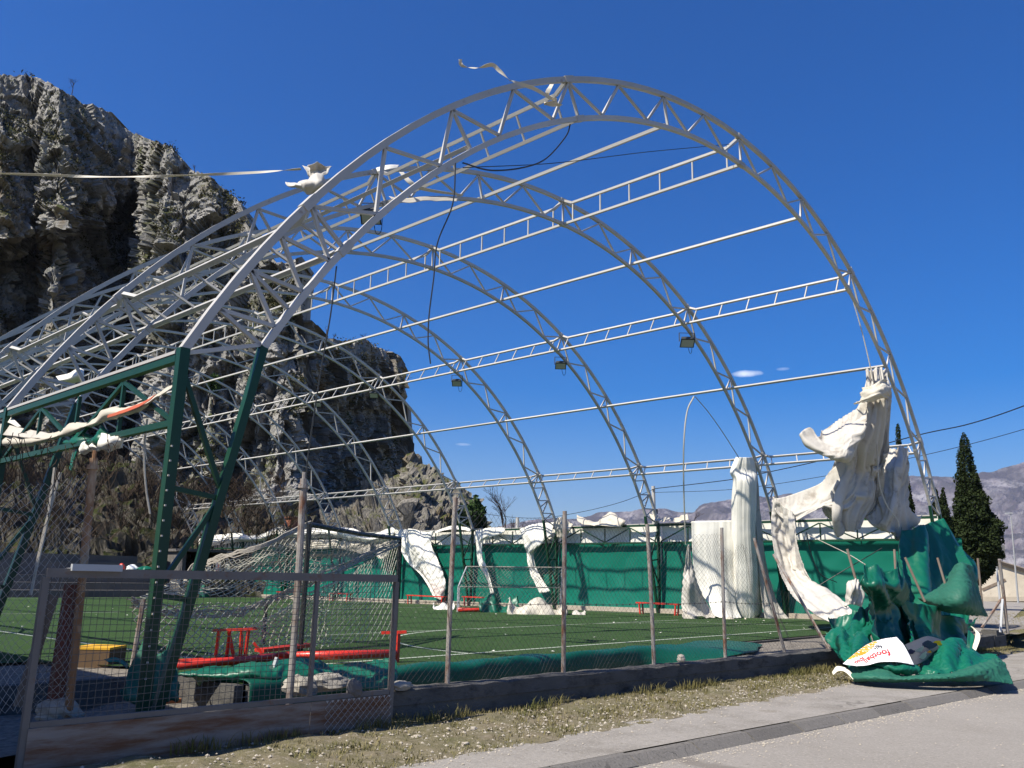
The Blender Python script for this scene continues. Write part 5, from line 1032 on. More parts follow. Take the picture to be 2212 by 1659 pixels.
flap('white flap with a long twisted streamer over the small goal', 'clean_white_tarp', [[(1027, 1147, -0.1), (1058, 1140, -0.2), (1091, 1140, 0)], [(1028, 1160, -0.25), (1050, 1158, -0.3), (1086, 1152, -0.1)], [(1029, 1175, -0.3), (1035, 1172, -0.3), (1046, 1166, -0.2)], [(1031, 1205, -0.3), (1037, 1205, -0.3), (1043, 1204, -0.2)], [(1036, 1224, -0.3), (1042, 1222, -0.35), (1050, 1220, -0.2)], [(1050, 1250, -0.3), (1054, 1250, -0.35), (1058, 1248, -0.2)], [(1059, 1284, -0.3), (1062, 1283, -0.35), (1067, 1281, -0.2)]], 20, 60, fold=0.04, nf=1.5, noise=0.05, seed=52)
flap('white bag shaped flap with a tail hanging to the right post of the small goal', 'clean_white_tarp', [[(1122, 1143, 0), (1155, 1132, -0.3), (1197, 1128, 0)], [(1126, 1160, -0.3), (1160, 1158, -0.7), (1192, 1150, -0.2)], [(1134, 1182, -0.4), (1162, 1180, -0.8), (1186, 1160, -0.3)], [(1138, 1196, -0.3), (1146, 1195, -0.5), (1154, 1190, -0.3)], [(1143, 1222, -0.3), (1149, 1222, -0.4), (1156, 1218, -0.2)], [(1152, 1248, -0.3), (1158, 1248, -0.4), (1166, 1242, -0.2)], [(1168, 1282, -0.3), (1176, 1280, -0.4), (1188, 1276, -0.2)]], 24, 66, fold=0.05, nf=1.8, noise=0.07, seed=53, crease=0.04)
flap('crumpled white flap bunched on top of the truss at a column', 'white_tarp', [[(1196, 1122, 0), (1215, 1118, -0.2), (1238, 1134, 0)], [(1198, 1140, -0.3), (1216, 1142, -0.5), (1232, 1146, -0.2)], [(1204, 1160, -0.2), (1214, 1162, -0.3), (1222, 1164, -0.1)]], 24, 24, fold=0.10, nf=2, noise=0.12, ns=1.5, seed=54, crease=0.08)
flap('white flap lying folded over the truss top with a raised corner', 'white_tarp', [[(1246, 1112, 0.4), (1290, 1126, 0.3), (1322, 1106, 0.3), (1352, 1128, 0.3)], [(1247, 1124, -0.1), (1290, 1131, -0.2), (1325, 1116, -0.2), (1350, 1131, 0)], [(1258, 1133, -0.2), (1290, 1136, -0.3), (1328, 1138, -0.3), (1340, 1140, 0)]], 44, 16, fold=0.05, nf=2, noise=0.10, ns=1.2, seed=55, crease=0.06)
flap('thin white rag draped over the truss beside the pointed sheet', 'white_tarp', [[(1402, 1108, 0.1), (1440, 1120, 0.1), (1486, 1112, 0.1)], [(1408, 1126, -0.2), (1445, 1126, -0.2), (1488, 1124, -0.1)]], 36, 12, fold=0.05, nf=3, noise=0.10, seed=56, crease=0.05)
flap('long rolled white cover lying along the far end of the eave', 'clean_white_tarp', [[(428, 1164, 0.4), (478, 1154, 0.3), (510, 1152, 0.3), (552, 1157, 0.3), (606, 1137, 0.3), (640, 1142, 0.3), (728, 1137, 0.3), (797, 1152, 0.2), (852, 1138, 0.2)], [(430, 1176, -0.3), (478, 1166, -0.4), (510, 1162, -0.4), (552, 1164, -0.4), (606, 1150, -0.4), (640, 1152, -0.4), (728, 1150, -0.4), (797, 1163, -0.4), (852, 1152, -0.3)], [(446, 1182, 0.0), (480, 1176, -0.1), (512, 1171, -0.1), (552, 1170, -0.1), (606, 1160, -0.1), (640, 1162, -0.1), (728, 1162, -0.1), (797, 1172, -0.1), (846, 1166, 0)]], 150, 20, noise=0.14, ns=0.8, seed=57, crease=0.02)
flap('torn white remnants hanging in shreds below the rolled cover', 'white_tarp', [[(612, 1166, 0), (660, 1166, 0), (728, 1166, 0), (800, 1176, 0)], [(612, 1176, -0.2), (660, 1180, -0.2), (728, 1178, -0.2), (800, 1190, -0.2)], [(616, 1182, -0.1), (662, 1186, -0.2), (730, 1186, -0.1), (790, 1200, -0.1)]], 70, 14, noise=0.2, ns=1.4, seed=58, crease=0.10)
flap('thin white roll lying along the truss left of the streamer flap', 'clean_white_tarp', [[(938, 1148, 0.2), (975, 1136, 0.1), (1015, 1140, 0.2)], [(940, 1152, -0.2), (975, 1143, -0.3), (1018, 1147, -0.2)]], 30, 8, noise=0.06, seed=59)
# cover rolled along the near-left eave
DL = lambda x, y: (on_x(x, y, 0.02)-CAM)@_F
def lsheet(name, label, m, rows, nu, nv, **k): return sheet(name, label, 'torn sheet', m, [[(x, y, DL(x, y)+dd) for x, y, dd in r] for r in rows], nu, nv, **k)
lsheet('torn_cover_roll', 'dirty beige cover roll slung under the left eave truss', 'white_tarp', [[(372, 832, 0), (345, 846, -0.05), (300, 872, -0.05), (262, 885, -0.05), (222, 886, -0.1), (205, 905, -0.1), (160, 915, -0.05), (110, 935, -0.05), (50, 940, 0), (-20, 940, 0)], [(368, 840, -0.15), (340, 858, -0.2), (300, 880, -0.2), (260, 890, -0.2), (228, 895, -0.25), (208, 912, -0.25), (165, 926, -0.2), (110, 945, -0.2), (50, 955, -0.2), (-20, 955, -0.2)], [(355, 850, 0), (335, 866, -0.05), (300, 888, -0.05), (258, 900, -0.05), (232, 906, -0.1), (210, 918, -0.1), (165, 934, -0.05), (112, 952, -0.05), (50, 965, 0), (-20, 968, 0)]], 110, 18, noise=0.05, ns=1.8, seed=61, crease=0.02)
lsheet('orange_strip', 'faded orange cloth strip wound into the roll under the left eave', 'orange_tarp', [[(338, 851, -0.24), (300, 872, -0.26), (262, 888, -0.27), (232, 897, -0.27)], [(325, 862, -0.26), (296, 881, -0.28), (262, 895, -0.28), (232, 903, -0.27)]], 40, 8, noise=0.015, ns=3, seed=62)
lsheet('torn_cover_sheet', 'dark olive flap of cover hanging at the left edge under the eave', 'grey_tarp', [[(-30, 905, 0), (50, 925, 0), (120, 940, 0)], [(-30, 935, -0.2), (50, 945, -0.2), (110, 950, -0.1)]], 40, 14, noise=0.05, seed=63)
lsheet('torn_cover_sheet', 'pale sunlit corner of cover sticking up at the left eave', 'clean_white_tarp', [[(-30, 885, 0), (20, 900, 0), (46, 921, 0)], [(-30, 902, -0.1), (15, 912, -0.1), (40, 925, 0)]], 24, 8, noise=0.03, seed=64)
lsheet('green_rag', 'shredded green rag under the left eave roll', 'green_tarp', [[(135, 948, 0.1), (175, 938, 0.0), (215, 930, 0.1), (232, 925, 0.1)], [(138, 958, -0.1), (180, 952, -0.2), (215, 946, -0.1), (236, 938, 0)], [(155, 970, 0), (185, 965, -0.1), (215, 960, 0), (236, 952, 0.1)]], 40, 22, noise=0.12, ns=3, seed=65, crease=0.05)
lsheet('white_rag', 'shredded white plastic rag under the left eave roll', 'clean_white_tarp', [[(190, 962, 0), (230, 945, -0.1), (262, 936, 0), (292, 938, 0.2)], [(180, 972, -0.1), (228, 958, -0.25), (262, 950, -0.1), (270, 950, 0.1)], [(172, 978, 0), (226, 972, 0), (255, 968, 0), (262, 966, 0.1)]], 44, 20, noise=0.10, ns=3.5, seed=66, crease=0.06)
lsheet('green_rag', 'thin green tatter hanging down from the white rag', 'green_tarp', [[(163, 968, 0), (172, 968, 0)], [(155, 990, 0), (163, 992, 0)], [(150, 1015, 0.05), (156, 1018, 0)]], 6, 20, noise=0.03, seed=67)
# tatters on the second arch
sheet('torn_cover_sheet', 'bow shaped pale tatter knotted round the second arch', 'torn sheet', 'grey_tarp', [[(655, 359, 15.2), (680, 354, 14.9), (716, 362, 15.2)], [(662, 372, 14.9), (684, 368, 15.1), (708, 368, 15.0)], [(672, 390, 14.9), (686, 386, 14.8), (696, 382, 14.9)]], 30, 24, fold=0.06, nf=1.5, noise=0.06, ns=2.5, seed=70, crease=0.04)
sheet('torn_cover_sheet', 'pale tatter spread along the second arch beside the bow', 'torn sheet', 'grey_tarp', [[(617, 394, 14.9), (650, 390, 14.7), (688, 378, 14.7), (706, 396, 14.9)], [(622, 402, 14.7), (655, 398, 14.5), (690, 396, 14.5), (700, 405, 14.8)], [(648, 408, 14.7), (664, 420, 14.6), (680, 416, 14.6), (690, 412, 14.8)]], 34, 18, fold=0.05, nf=2, noise=0.06, ns=2.5, seed=71, crease=0.03)
def ribbon(name, label, pts, w, m, twist=2.0, n=90, seed=0):
    c = crom([at(*p) for p in pts], n); t = np.gradient(c, axis=0); t /= np.linalg.norm(t, axis=1, keepdims=True); ref = V3((0, 0, 1)); a = np.cross(t, ref); a /= np.maximum(np.linalg.norm(a, axis=1, keepdims=True), 1e-6); b = np.cross(a, t)
    th = twist*fbm(np.stack([np.linspace(0, 5, n), np.zeros(n), np.zeros(n)+seed], -1), 2, seed)[:, None]; d = (b*np.cos(th)+a*np.sin(th))*w/2
    return tag(MB().grid(np.stack([c-d, c+d])).build(name, m, solid=0.003), label, 'ribbon')
ribbon('torn_ribbon', 'long white ribbon blown straight out from the bow shaped tatter', [(-40, 374, 15.6), (100, 378, 15.5), (215, 382, 15.4), (330, 381, 15.3), (450, 377, 15.2), (560, 372, 15.1), (650, 365, 15.0)], 0.05, 'white_tarp', 1.4, seed=3)
ribbon('torn_ribbon', 'curling white ribbon fluttering above the crown of the front arch', [(994, 128, 11.9), (999, 142, 11.9), (1030, 147, 11.9), (1062, 140, 11.9), (1078, 152, 11.9), (1100, 172, 11.9), (1112, 178, 12.0), (1150, 190, 12.4), (1178, 205, 12.9), (1192, 214, 13.1)], 0.055, 'white_tarp', 2.2, seed=5)
ribbon('torn_ribbon', 'white tatter wound round the crown of the first ladder purlin', [(1192, 182, 13.3), (1182, 205, 13.2), (1200, 218, 13.2), (1176, 222, 13.1), (1212, 228, 13.4)], 0.07, 'white_tarp', 2.0, 60, 6)
sheet('torn_cover_sheet', 'long white tatter trailing along the lower chord of the second arch', 'torn sheet', 'white_tarp', [[(840, 425, 16.4), (880, 428, 16.6), (930, 424, 17.0), (990, 428, 17.5)], [(846, 432, 16.3), (884, 438, 16.5), (930, 432, 16.9), (988, 434, 17.4)]], 50, 8, noise=0.07, ns=2, seed=73)
sheet('torn_cover_sheet', 'twisted grey tatter hanging between the chords of the second arch', 'torn sheet', 'grey_tarp', [[(862, 372, 16.6), (872, 372, 16.6)], [(880, 395, 16.5), (892, 392, 16.5)], [(905, 410, 16.6), (915, 405, 16.6)], [(950, 418, 17.0), (955, 413, 17.0)], [(1000, 424, 17.4), (1002, 420, 17.4)]], 8, 50, noise=0.05, seed=74)
sheet('torn_cover_sheet', 'small white tatter caught at the left haunch of the second arch', 'torn sheet', 'clean_white_tarp', [[(812, 362, 16.0), (835, 358, 16.0), (862, 358, 16.2)], [(815, 370, 15.9), (838, 366, 15.9), (858, 364, 16.1)]], 24, 8, noise=0.05, seed=75)
sheet('torn_cover_sheet', 'white scrap caught on the left ladder purlins behind the eave', 'torn sheet', 'clean_white_tarp', [[(120, 812, 19), (148, 806, 19), (170, 796, 19), (182, 800, 19)], [(128, 822, 18.8), (150, 818, 18.8), (172, 808, 18.8), (178, 815, 18.9)], [(140, 830, 19), (156, 830, 19), (172, 825, 19), (176, 835, 19)]], 30, 18, noise=0.10, ns=2, seed=76)
# green skirt along the turf edge
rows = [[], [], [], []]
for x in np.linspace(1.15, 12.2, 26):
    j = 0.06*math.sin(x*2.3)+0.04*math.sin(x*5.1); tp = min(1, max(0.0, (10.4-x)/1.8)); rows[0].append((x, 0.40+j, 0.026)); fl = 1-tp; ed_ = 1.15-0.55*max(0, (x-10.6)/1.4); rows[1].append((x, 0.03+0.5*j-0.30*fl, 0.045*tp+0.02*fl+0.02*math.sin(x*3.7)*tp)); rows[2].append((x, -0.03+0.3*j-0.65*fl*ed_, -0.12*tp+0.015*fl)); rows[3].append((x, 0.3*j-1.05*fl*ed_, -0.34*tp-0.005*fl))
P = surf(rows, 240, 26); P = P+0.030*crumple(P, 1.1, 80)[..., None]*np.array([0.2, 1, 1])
tag(MB().grid(P).build('green_skirt', 'shaded_skirt', smooth=True, solid=0.006), 'green sheet folded over the front edge of the turf', 'ground sheet')
sheet('green_sheet', 'crumpled green sheet lying behind the gate under the padded tube', 'ground sheet', 'green_tarp', [[(385, 1452, 9.6), (470, 1440, 9.8), (560, 1432, 10.0), (640, 1425, 10.3), (740, 1432, 10.4), (850, 1430, 10.5)], [(390, 1458, 9.4), (480, 1455, 9.4), (560, 1445, 9.5), (640, 1440, 9.8), (740, 1455, 10.0), (850, 1455, 10.1)], [(420, 1466, 9.5), (500, 1468, 9.4), (570, 1468, 9.4), (650, 1470, 9.6), (740, 1482, 9.8), (850, 1492, 9.9)], [(430, 1490, 9.7), (500, 1494, 9.6), (570, 1494, 9.6), (650, 1492, 9.8), (740, 1500, 10.0), (850, 1505, 10.1)]], 100, 40, noise=0.06, ns=1.3, seed=81, sim=dict(grow=1.10, iters=60, crisp=0.03, crisp_s=1.2))
sheet('green_wrap', 'dark green cloth wrapped round the foot of the near column', 'wrap', 'green_tarp_dull', [[(312, 1378, 9.3), (330, 1388, 9.0), (352, 1384, 9.0), (366, 1376, 9.3)], [(296, 1410, 9.2), (325, 1414, 8.8), (358, 1410, 8.8), (376, 1402, 9.2)], [(282, 1450, 9.1), (322, 1455, 8.7), (366, 1450, 8.7), (384, 1442, 9.1)], [(272, 1492, 9.0), (320, 1496, 8.7), (368, 1488, 8.7), (386, 1482, 9.1)]], 40, 50, fold=0.04, nf=2.4, noise=0.02, ns=1.3, seed=82, sim=dict(grow=1.18, gv=1.05, iters=70, grav=0.0006))
sheet('green_rag', 'small bright green rag lying on the kerb by the yellow topped box', 'rag', 'green_fabric', [[(225, 1425, 9.0), (250, 1422, 9.0), (278, 1435, 9.0)], [(235, 1432, 8.9), (255, 1432, 8.9), (275, 1445, 8.9)]], 20, 8, noise=0.04, seed=83)

# ---- green tarpaulin heap at the end of the street wall
def heap(name, label, m, rows, nu, nv, **k): return sheet(name, label, 'tarpaulin', m, rows, nu, nv, group=None, solid=0.008, **k)
heap('green_tarpaulin', 'dark green tarpaulin hanging from the front arch foot behind the heap', 'green_tarp', [[(1950, 1135, 25.6), (1985, 1128, 26.4), (2012, 1120, 27.2), (2034, 1118, 27.8)], [(1945, 1180, 24.6), (1990, 1175, 25.4), (2030, 1165, 26.4), (2072, 1178, 27.2)], [(1945, 1230, 23.4), (1990, 1230, 24.4), (2040, 1215, 25.6), (2100, 1222, 26.6)], [(1940, 1290, 22.2), (1985, 1290, 23.2), (2040, 1280, 24.6), (2095, 1285, 25.4)], [(1940, 1345, 21.0), (1990, 1350, 22.0), (2045, 1345, 23.2), (2085, 1345, 24.2)], [(1945, 1395, 20.0), (1990, 1400, 20.8), (2045, 1398, 22.0), (2085, 1395, 23.0)]], 60, 80, fold=0.15, nf=2.0, noise=0.06, ns=0.9, seed=90, sim=dict(grow=1.14, gv=1.02, iters=70, grav=0.0006, bend=0.35, crisp=0.06, crisp_s=0.8))
heap('green_tarpaulin', 'billowing dull green tarpaulin bulging over the end of the fence', 'green_tarp_dull', [[(2064, 1222, 20.6), (2075, 1216, 20.2), (2088, 1218, 20.2), (2100, 1226, 20.8)], [(2035, 1262, 20.2), (2062, 1248, 19.5), (2090, 1248, 19.5), (2108, 1256, 20.5)], [(2000, 1286, 20.0), (2048, 1280, 19.0), (2092, 1280, 18.9), (2117, 1284, 20.2)], [(1985, 1292, 20.0), (2045, 1306, 18.9), (2095, 1310, 18.8), (2126, 1312, 20.1)], [(1995, 1302, 20.1), (2045, 1322, 19.2), (2095, 1328, 19.3), (2134, 1332, 20.3)]], 60, 60, noise=0.05, ns=1.1, seed=91, sim=dict(grow=1.06, iters=70, grav=0.0, crisp=0.05, crisp_s=0.9))
heap('green_tarpaulin', 'bright green end of tarpaulin caught above the billow', 'green_tarp', [[(2060, 1175, 24.6), (2076, 1180, 24.2)], [(2068, 1205, 23.6), (2090, 1205, 23.2)], [(2075, 1228, 22.8), (2103, 1226, 22.4)], [(2085, 1240, 22.4), (2104, 1238, 22.2)]], 20, 30, noise=0.10, ns=1.6, seed=92, crease=0.06)
heap('green_tarpaulin', 'stiff upright green tarpaulin fold draped over the broken posts', 'green_tarp', [[(1864, 1217, 17.2), (1890, 1212, 17.3), (1915, 1209, 17.6), (1940, 1203, 18.0)], [(1862, 1240, 16.8), (1890, 1236, 16.7), (1918, 1232, 17.1), (1950, 1228, 17.9)], [(1868, 1265, 16.9), (1895, 1258, 17.0), (1922, 1258, 17.4), (1957, 1258, 18.2)], [(1872, 1300, 16.8), (1898, 1296, 17.3), (1925, 1296, 17.9), (1962, 1300, 18.8)], [(1880, 1345, 16.3), (1900, 1342, 16.8), (1930, 1340, 17.4), (1975, 1345, 18.3)], [(1890, 1392, 15.6), (1910, 1395, 15.9), (1945, 1395, 16.4), (1990, 1398, 17.2)]], 60, 90, fold=0.06, nf=1.8, noise=0.05, ns=1.1, seed=93, sim=dict(grow=1.12, gv=1.1, iters=80, grav=0.0006, bend=0.35, crisp=0.06, crisp_s=0.8))
heap('green_tarpaulin', 'leaf shaped shiny green tarpaulin fold curling out over the street wall', 'green_tarp', [[(1795, 1338, 17.4), (1830, 1318, 17.2), (1862, 1306, 17.0), (1882, 1302, 17.1)], [(1797, 1345, 17.1), (1832, 1338, 16.6), (1862, 1335, 16.4), (1884, 1332, 16.7)], [(1810, 1355, 16.8), (1840, 1362, 16.1), (1868, 1368, 15.8), (1888, 1365, 16.2)], [(1830, 1368, 16.5), (1852, 1385, 15.8), (1875, 1395, 15.4), (1896, 1392, 15.7)]], 60, 50, fold=0.06, nf=2.0, noise=0.05, ns=1.2, seed=94, sim=dict(grow=1.13, iters=80, grav=0.0006, bend=0.35, crisp=0.06, crisp_s=0.8))
heap('green_tarpaulin', 'jagged green tarpaulin folds spilling off the end of the street wall', 'green_tarp', [[(1786, 1366, 16.2), (1815, 1360, 16.0), (1845, 1372, 15.7), (1880, 1385, 15.3)], [(1790, 1385, 15.8), (1818, 1384, 15.3), (1845, 1392, 14.9), (1880, 1400, 14.8)], [(1805, 1410, 15.3), (1825, 1408, 14.8), (1845, 1412, 14.5), (1875, 1412, 14.5)], [(1820, 1430, 14.7), (1832, 1432, 14.3), (1848, 1432, 14.2), (1870, 1425, 14.3)]], 60, 50, fold=0.05, nf=2.2, noise=0.06, ns=1.5, seed=95, sim=dict(grow=1.14, iters=90, grav=0.0, soft=0.0012, floor=-0.38, edge=30, bend=0.35, crisp=0.06, crisp_s=0.8))
heap('green_tarpaulin', 'shadowed green tarpaulin belly in the middle of the heap', 'green_tarp', [[(1955, 1285, 18.4), (2010, 1300, 19.3), (2060, 1322, 20.4), (2110, 1335, 21.4)], [(1962, 1340, 17.8), (2010, 1345, 18.8), (2060, 1355, 19.8), (2095, 1360, 20.6)], [(1972, 1392, 16.4), (2015, 1395, 17.2), (2060, 1400, 18.0), (2095, 1405, 18.8)]], 54, 54, fold=0.08, nf=2, noise=0.06, ns=0.9, seed=96, sim=dict(grow=1.1, iters=80, grav=0.0006, bend=0.35, crisp=0.06, crisp_s=0.8))
heap('green_tarpaulin', 'humped green tarpaulin between the printed banner and the pavement', 'green_tarp', [[(1992, 1434, 14.6), (2015, 1408, 14.9), (2040, 1388, 15.2), (2075, 1392, 15.4), (2103, 1408, 15.4), (2150, 1418, 15.2)], [(1985, 1442, 14.3), (2012, 1425, 14.4), (2042, 1408, 14.6), (2078, 1412, 14.8), (2108, 1422, 14.8), (2158, 1425, 14.8)], [(1978, 1450, 14.1), (2010, 1445, 14.0), (2042, 1436, 14.1), (2078, 1440, 14.2), (2110, 1438, 14.3), (2160, 1432, 14.4)], [(1975, 1458, 13.9), (2010, 1458, 13.8), (2042, 1455, 13.8), (2078, 1452, 13.9), (2112, 1446, 14.0), (2165, 1440, 14.1)]], 100, 46, fold=0.05, nf=1.6, noise=0.05, ns=1.2, seed=97, sim=dict(grow=1.1, iters=90, grav=0.0, soft=0.0012, floor=-0.38, edge=30, bend=0.35, crisp=0.06, crisp_s=0.8))
FR = [[(1836, 1436, 14.3), (1865, 1430, 14.2), (1908, 1442, 14.0), (1940, 1456, 13.8), (1980, 1456, 13.7), (2038, 1454, 13.7), (2103, 1438, 13.9), (2145, 1422, 14.2), (2168, 1422, 14.4)],
      [(1834, 1448, 14.0), (1868, 1444, 13.8), (1908, 1452, 13.6), (1940, 1461, 13.5), (1980, 1461, 13.4), (2038, 1459, 13.4), (2103, 1448, 13.6), (2148, 1436, 13.9), (2176, 1440, 14.1)],
      [(1840, 1462, 13.8), (1870, 1462, 13.55), (1908, 1466, 13.4), (1940, 1468, 13.35), (1980, 1468, 13.3), (2038, 1466, 13.3), (2103, 1459, 13.45), (2150, 1455, 13.7), (2184, 1460, 13.9)],
      [(1844, 1472, 13.75), (1872, 1474, 13.6), (1908, 1476, 13.5), (1942, 1477, 13.45), (1980, 1476, 13.4), (2038, 1474, 13.4), (2103, 1471, 13.5), (2152, 1473, 13.6), (2188, 1478, 13.7)]]
heap('green_tarpaulin', 'long green tarpaulin roll lying along the pavement in front of the heap', 'green_tarp_dull', FR, 140, 34, fold=0.02, nf=1.5, along='u', noise=0.03, ns=1.2, seed=98, sim=dict(grow=1.05, iters=80, grav=0.0, soft=0.0012, floor=-0.40, edge=30, bend=0.2, crisp=0.05, crisp_s=1.4))
heap('green_tarpaulin', 'narrow green fold lying between the banner and the long roll', 'green_tarp', [[(1888, 1420, 14.1), (1920, 1430, 13.95), (1950, 1436, 13.85), (1985, 1440, 13.9)], [(1876, 1432, 13.9), (1910, 1437, 13.8), (1945, 1444, 13.7), (1985, 1446, 13.8)], [(1868, 1436, 14.1), (1908, 1444, 13.8), (1945, 1456, 13.75), (1985, 1456, 13.75)]], 70, 26, noise=0.04, ns=1.6, seed=99, sim=dict(grow=1.12, iters=80, grav=0.0, soft=0.0012, floor=-0.38, edge=30, bend=0.35, crisp=0.06, crisp_s=0.8))
sheet('turned_edge', 'cream underside of tarpaulin turned up at the right of the heap', 'turned edge', 'cream', [[(2097, 1352, 16.4), (2103, 1355, 16.3)], [(2108, 1366, 16.2), (2116, 1368, 16.1)], [(2105, 1385, 16.0), (2117, 1382, 15.9)], [(2096, 1408, 15.7), (2106, 1410, 15.6)]], 8, 24, noise=0.02, seed=100)
heap('green_tarpaulin', 'upright green corner standing beside the cream turned edge', 'green_tarp', [[(2091, 1362, 16.3), (2097, 1366, 16.3), (2105, 1374, 16.2)], [(2089, 1385, 16.0), (2096, 1390, 16.0), (2102, 1392, 15.9)], [(2085, 1405, 15.6), (2092, 1412, 15.5), (2098, 1410, 15.6)]], 14, 20, noise=0.04, seed=101)
sheet('turned_edge', 'cream rolled edge of tarpaulin at the left end of the pavement roll', 'turned edge', 'cream', [[(1797, 1452, 14.2), (1806, 1440, 14.3), (1818, 1440, 14.2), (1832, 1446, 14.0), (1844, 1458, 13.8)], [(1800, 1458, 14.1), (1810, 1450, 14.1), (1822, 1450, 14.0), (1834, 1458, 13.8), (1843, 1468, 13.7)]], 30, 8, noise=0.02, seed=102)
sheet('cloth_knot', 'grey white rag knotted to a broken post beside the heap', 'knot', 'grey_tarp', [[(1842, 1258, 17.0), (1850, 1252, 16.9), (1860, 1260, 16.9)], [(1832, 1275, 16.9), (1846, 1268, 16.6), (1866, 1276, 16.7)], [(1828, 1295, 16.9), (1838, 1290, 16.7), (1866, 1290, 16.7)], [(1826, 1312, 16.8), (1836, 1305, 16.7), (1858, 1310, 16.7)]], 26, 34, fold=0.08, nf=2.5, noise=0.06, ns=3, seed=103, crease=0.04)
# printed banner: white field with an orange edge and red and black lettering, dark picture field beside it
BN = [[(1821, 1434, 14.45), (1848, 1411, 14.6), (1875, 1391, 14.8), (1904, 1381, 14.95), (1937, 1376, 15.05)],
      [(1832, 1436, 14.3), (1858, 1421, 14.4), (1886, 1403, 14.5), (1918, 1394, 14.6), (1952, 1392, 14.7)],
      [(1845, 1437, 14.2), (1868, 1430, 14.25), (1893, 1416, 14.3), (1928, 1410, 14.35), (1964, 1414, 14.4)],
      [(1850, 1438, 14.15), (1874, 1436, 14.15), (1900, 1430, 14.15), (1938, 1430, 14.15), (1975, 1436, 14.2)]]
BN = [[(x, y, d-0.42) for x, y, d in r] for r in BN]
GB = cloth_grid(BN, 80, 50, noise=0.015, ns=1.6, seed=110, sim=dict(grow=1.03, iters=50))
def grid_pt(u, v, lift=0.0):
    nv_, nu_ = GB.shape[:2]; i = min(max(u, 0), 1)*(nu_-1.001); j = min(max(v, 0), 1)*(nv_-1.001); a, b = int(i), int(j); fu, fv = i-a, j-b
    p = GB[b, a]*(1-fu)*(1-fv)+GB[b, a+1]*fu*(1-fv)+GB[b+1, a]*(1-fu)*fv+GB[b+1, a+1]*fu*fv; d = CAM-p; return p+d/np.linalg.norm(d)*lift
ban = tag(MB().grid(GB).build('printed_banner', 'banner_white', smooth=True, solid=0.004), 'crumpled printed banner with red lettering on white and an orange edge', 'banner')
def patch(name, m, u0, u1, v0, v1, n=14, edge=None, lift=0.012):
    P = []
    for j in range(n+1):
        r = []
        for i in range(n+1):
            uu = u0+(u1-u0)*i/n; vv = v0+(v1-v0)*j/n
            if edge: uu, vv = edge(i/n, j/n)
            r.append(grid_pt(uu, vv, lift))
        P.append(r)
    return MB().grid(P).build(name, m, ban, smooth=True)
patch('orange_edge', 'print_orange', 0, 0.62, 0, 0.2, 16, lambda a, b: (0.10+0.55*a, b*(0.06+0.24*math.sin(math.pi*min(1, a*0.95))**1.2)))
def banner_text(text, m, u0, v0, du, dv, su, sv):
    tv, tf = lettering_mesh(text); w = tv[:, 0].max()
    V = [grid_pt(u0+du[0]*p[0]/w*su+dv[0]*p[1]*sv, v0+du[1]*p[0]/w*su+dv[1]*p[1]*sv, 0.02) for p in tv]; MB().add(V, tf).build('lettering', m, ban)
def lettering_mesh(text):
    cu = bpy.data.curves.new('txt', 'FONT'); cu.body = text; cu.size = 1.0; cu.resolution_u = 3; cu.offset = 0.022; tmp = bpy.data.objects.new('tmp', cu); COL.objects.link(tmp); dg = bpy.context.evaluated_depsgraph_get(); dg.update()
    me = bpy.data.meshes.new_from_object(tmp.evaluated_get(dg)); bpy.data.objects.remove(tmp); return np.array([w.co[:] for w in me.vertices]), [tuple(p.vertices) for p in me.polygons]
banner_text('fair', 'print_black', 0.66, 0.20, (-1, 0.0), (0, 1), 0.15, 0.28)
banner_text('football', 'print_red', 0.72, 0.50, (-1, 0.02), (0, 1), 0.46, 0.36)
banner_text('school', 'print_red', 0.30, 0.34, (-1, 0.15), (0, 1), 0.20, 0.34)
pc = sheet('printed_banner', 'dark picture banner with grey blue and yellow shapes half buried in green folds', 'banner', 'print_grey', [[(1955, 1393, 14.68), (1980, 1382, 14.88), (2006, 1373, 15.03), (2038, 1384, 15.08)], [(1962, 1405, 14.38), (1985, 1396, 14.53), (2010, 1392, 14.68), (2032, 1398, 14.78)], [(1970, 1422, 14.13), (1985, 1412, 14.23), (2002, 1410, 14.38), (2016, 1410, 14.53)], [(1976, 1437, 13.98), (1986, 1434, 14.03), (1994, 1430, 14.13), (2002, 1424, 14.28)]], 40, 34, noise=0.03, ns=2.4, seed=112)
def blob(x, y, d, w, h, m, name, rot=0.0, n=14):
    c = at(x, y, d); e1, e2 = R2, U2*0.8-_F*0.3; ca, sa = math.cos(rot), math.sin(rot); pts = []
    for k in range(n):
        a = 2*math.pi*k/n; r = 1+0.18*math.sin(3*a+x)+0.1*math.sin(5*a); px_, py_ = math.cos(a)*w/2*r, math.sin(a)*h/2*r; pts.append(c+e1*(px_*ca-py_*sa)+e2*(px_*sa+py_*ca))
    f = [tuple(range(n))]; MB().add(pts, f).build(name, m, pc)
blob(2006, 1394, 14.49, 0.26, 0.22, 'print_blue', 'blue_print'); blob(2026, 1389, 14.67, 0.17, 0.10, 'print_yellow', 'yellow_print', -0.5); blob(1986, 1404, 14.27, 0.20, 0.10, 'print_pale', 'pale_print', 0.9); blob(1994, 1417, 14.13, 0.10, 0.20, 'print_pale', 'pale_print', -0.4); blob(1968, 1408, 14.25, 0.12, 0.13, 'print_blue', 'blue_print'); blob(2008, 1408, 14.35, 0.07, 0.06, 'print_orange', 'orange_print')

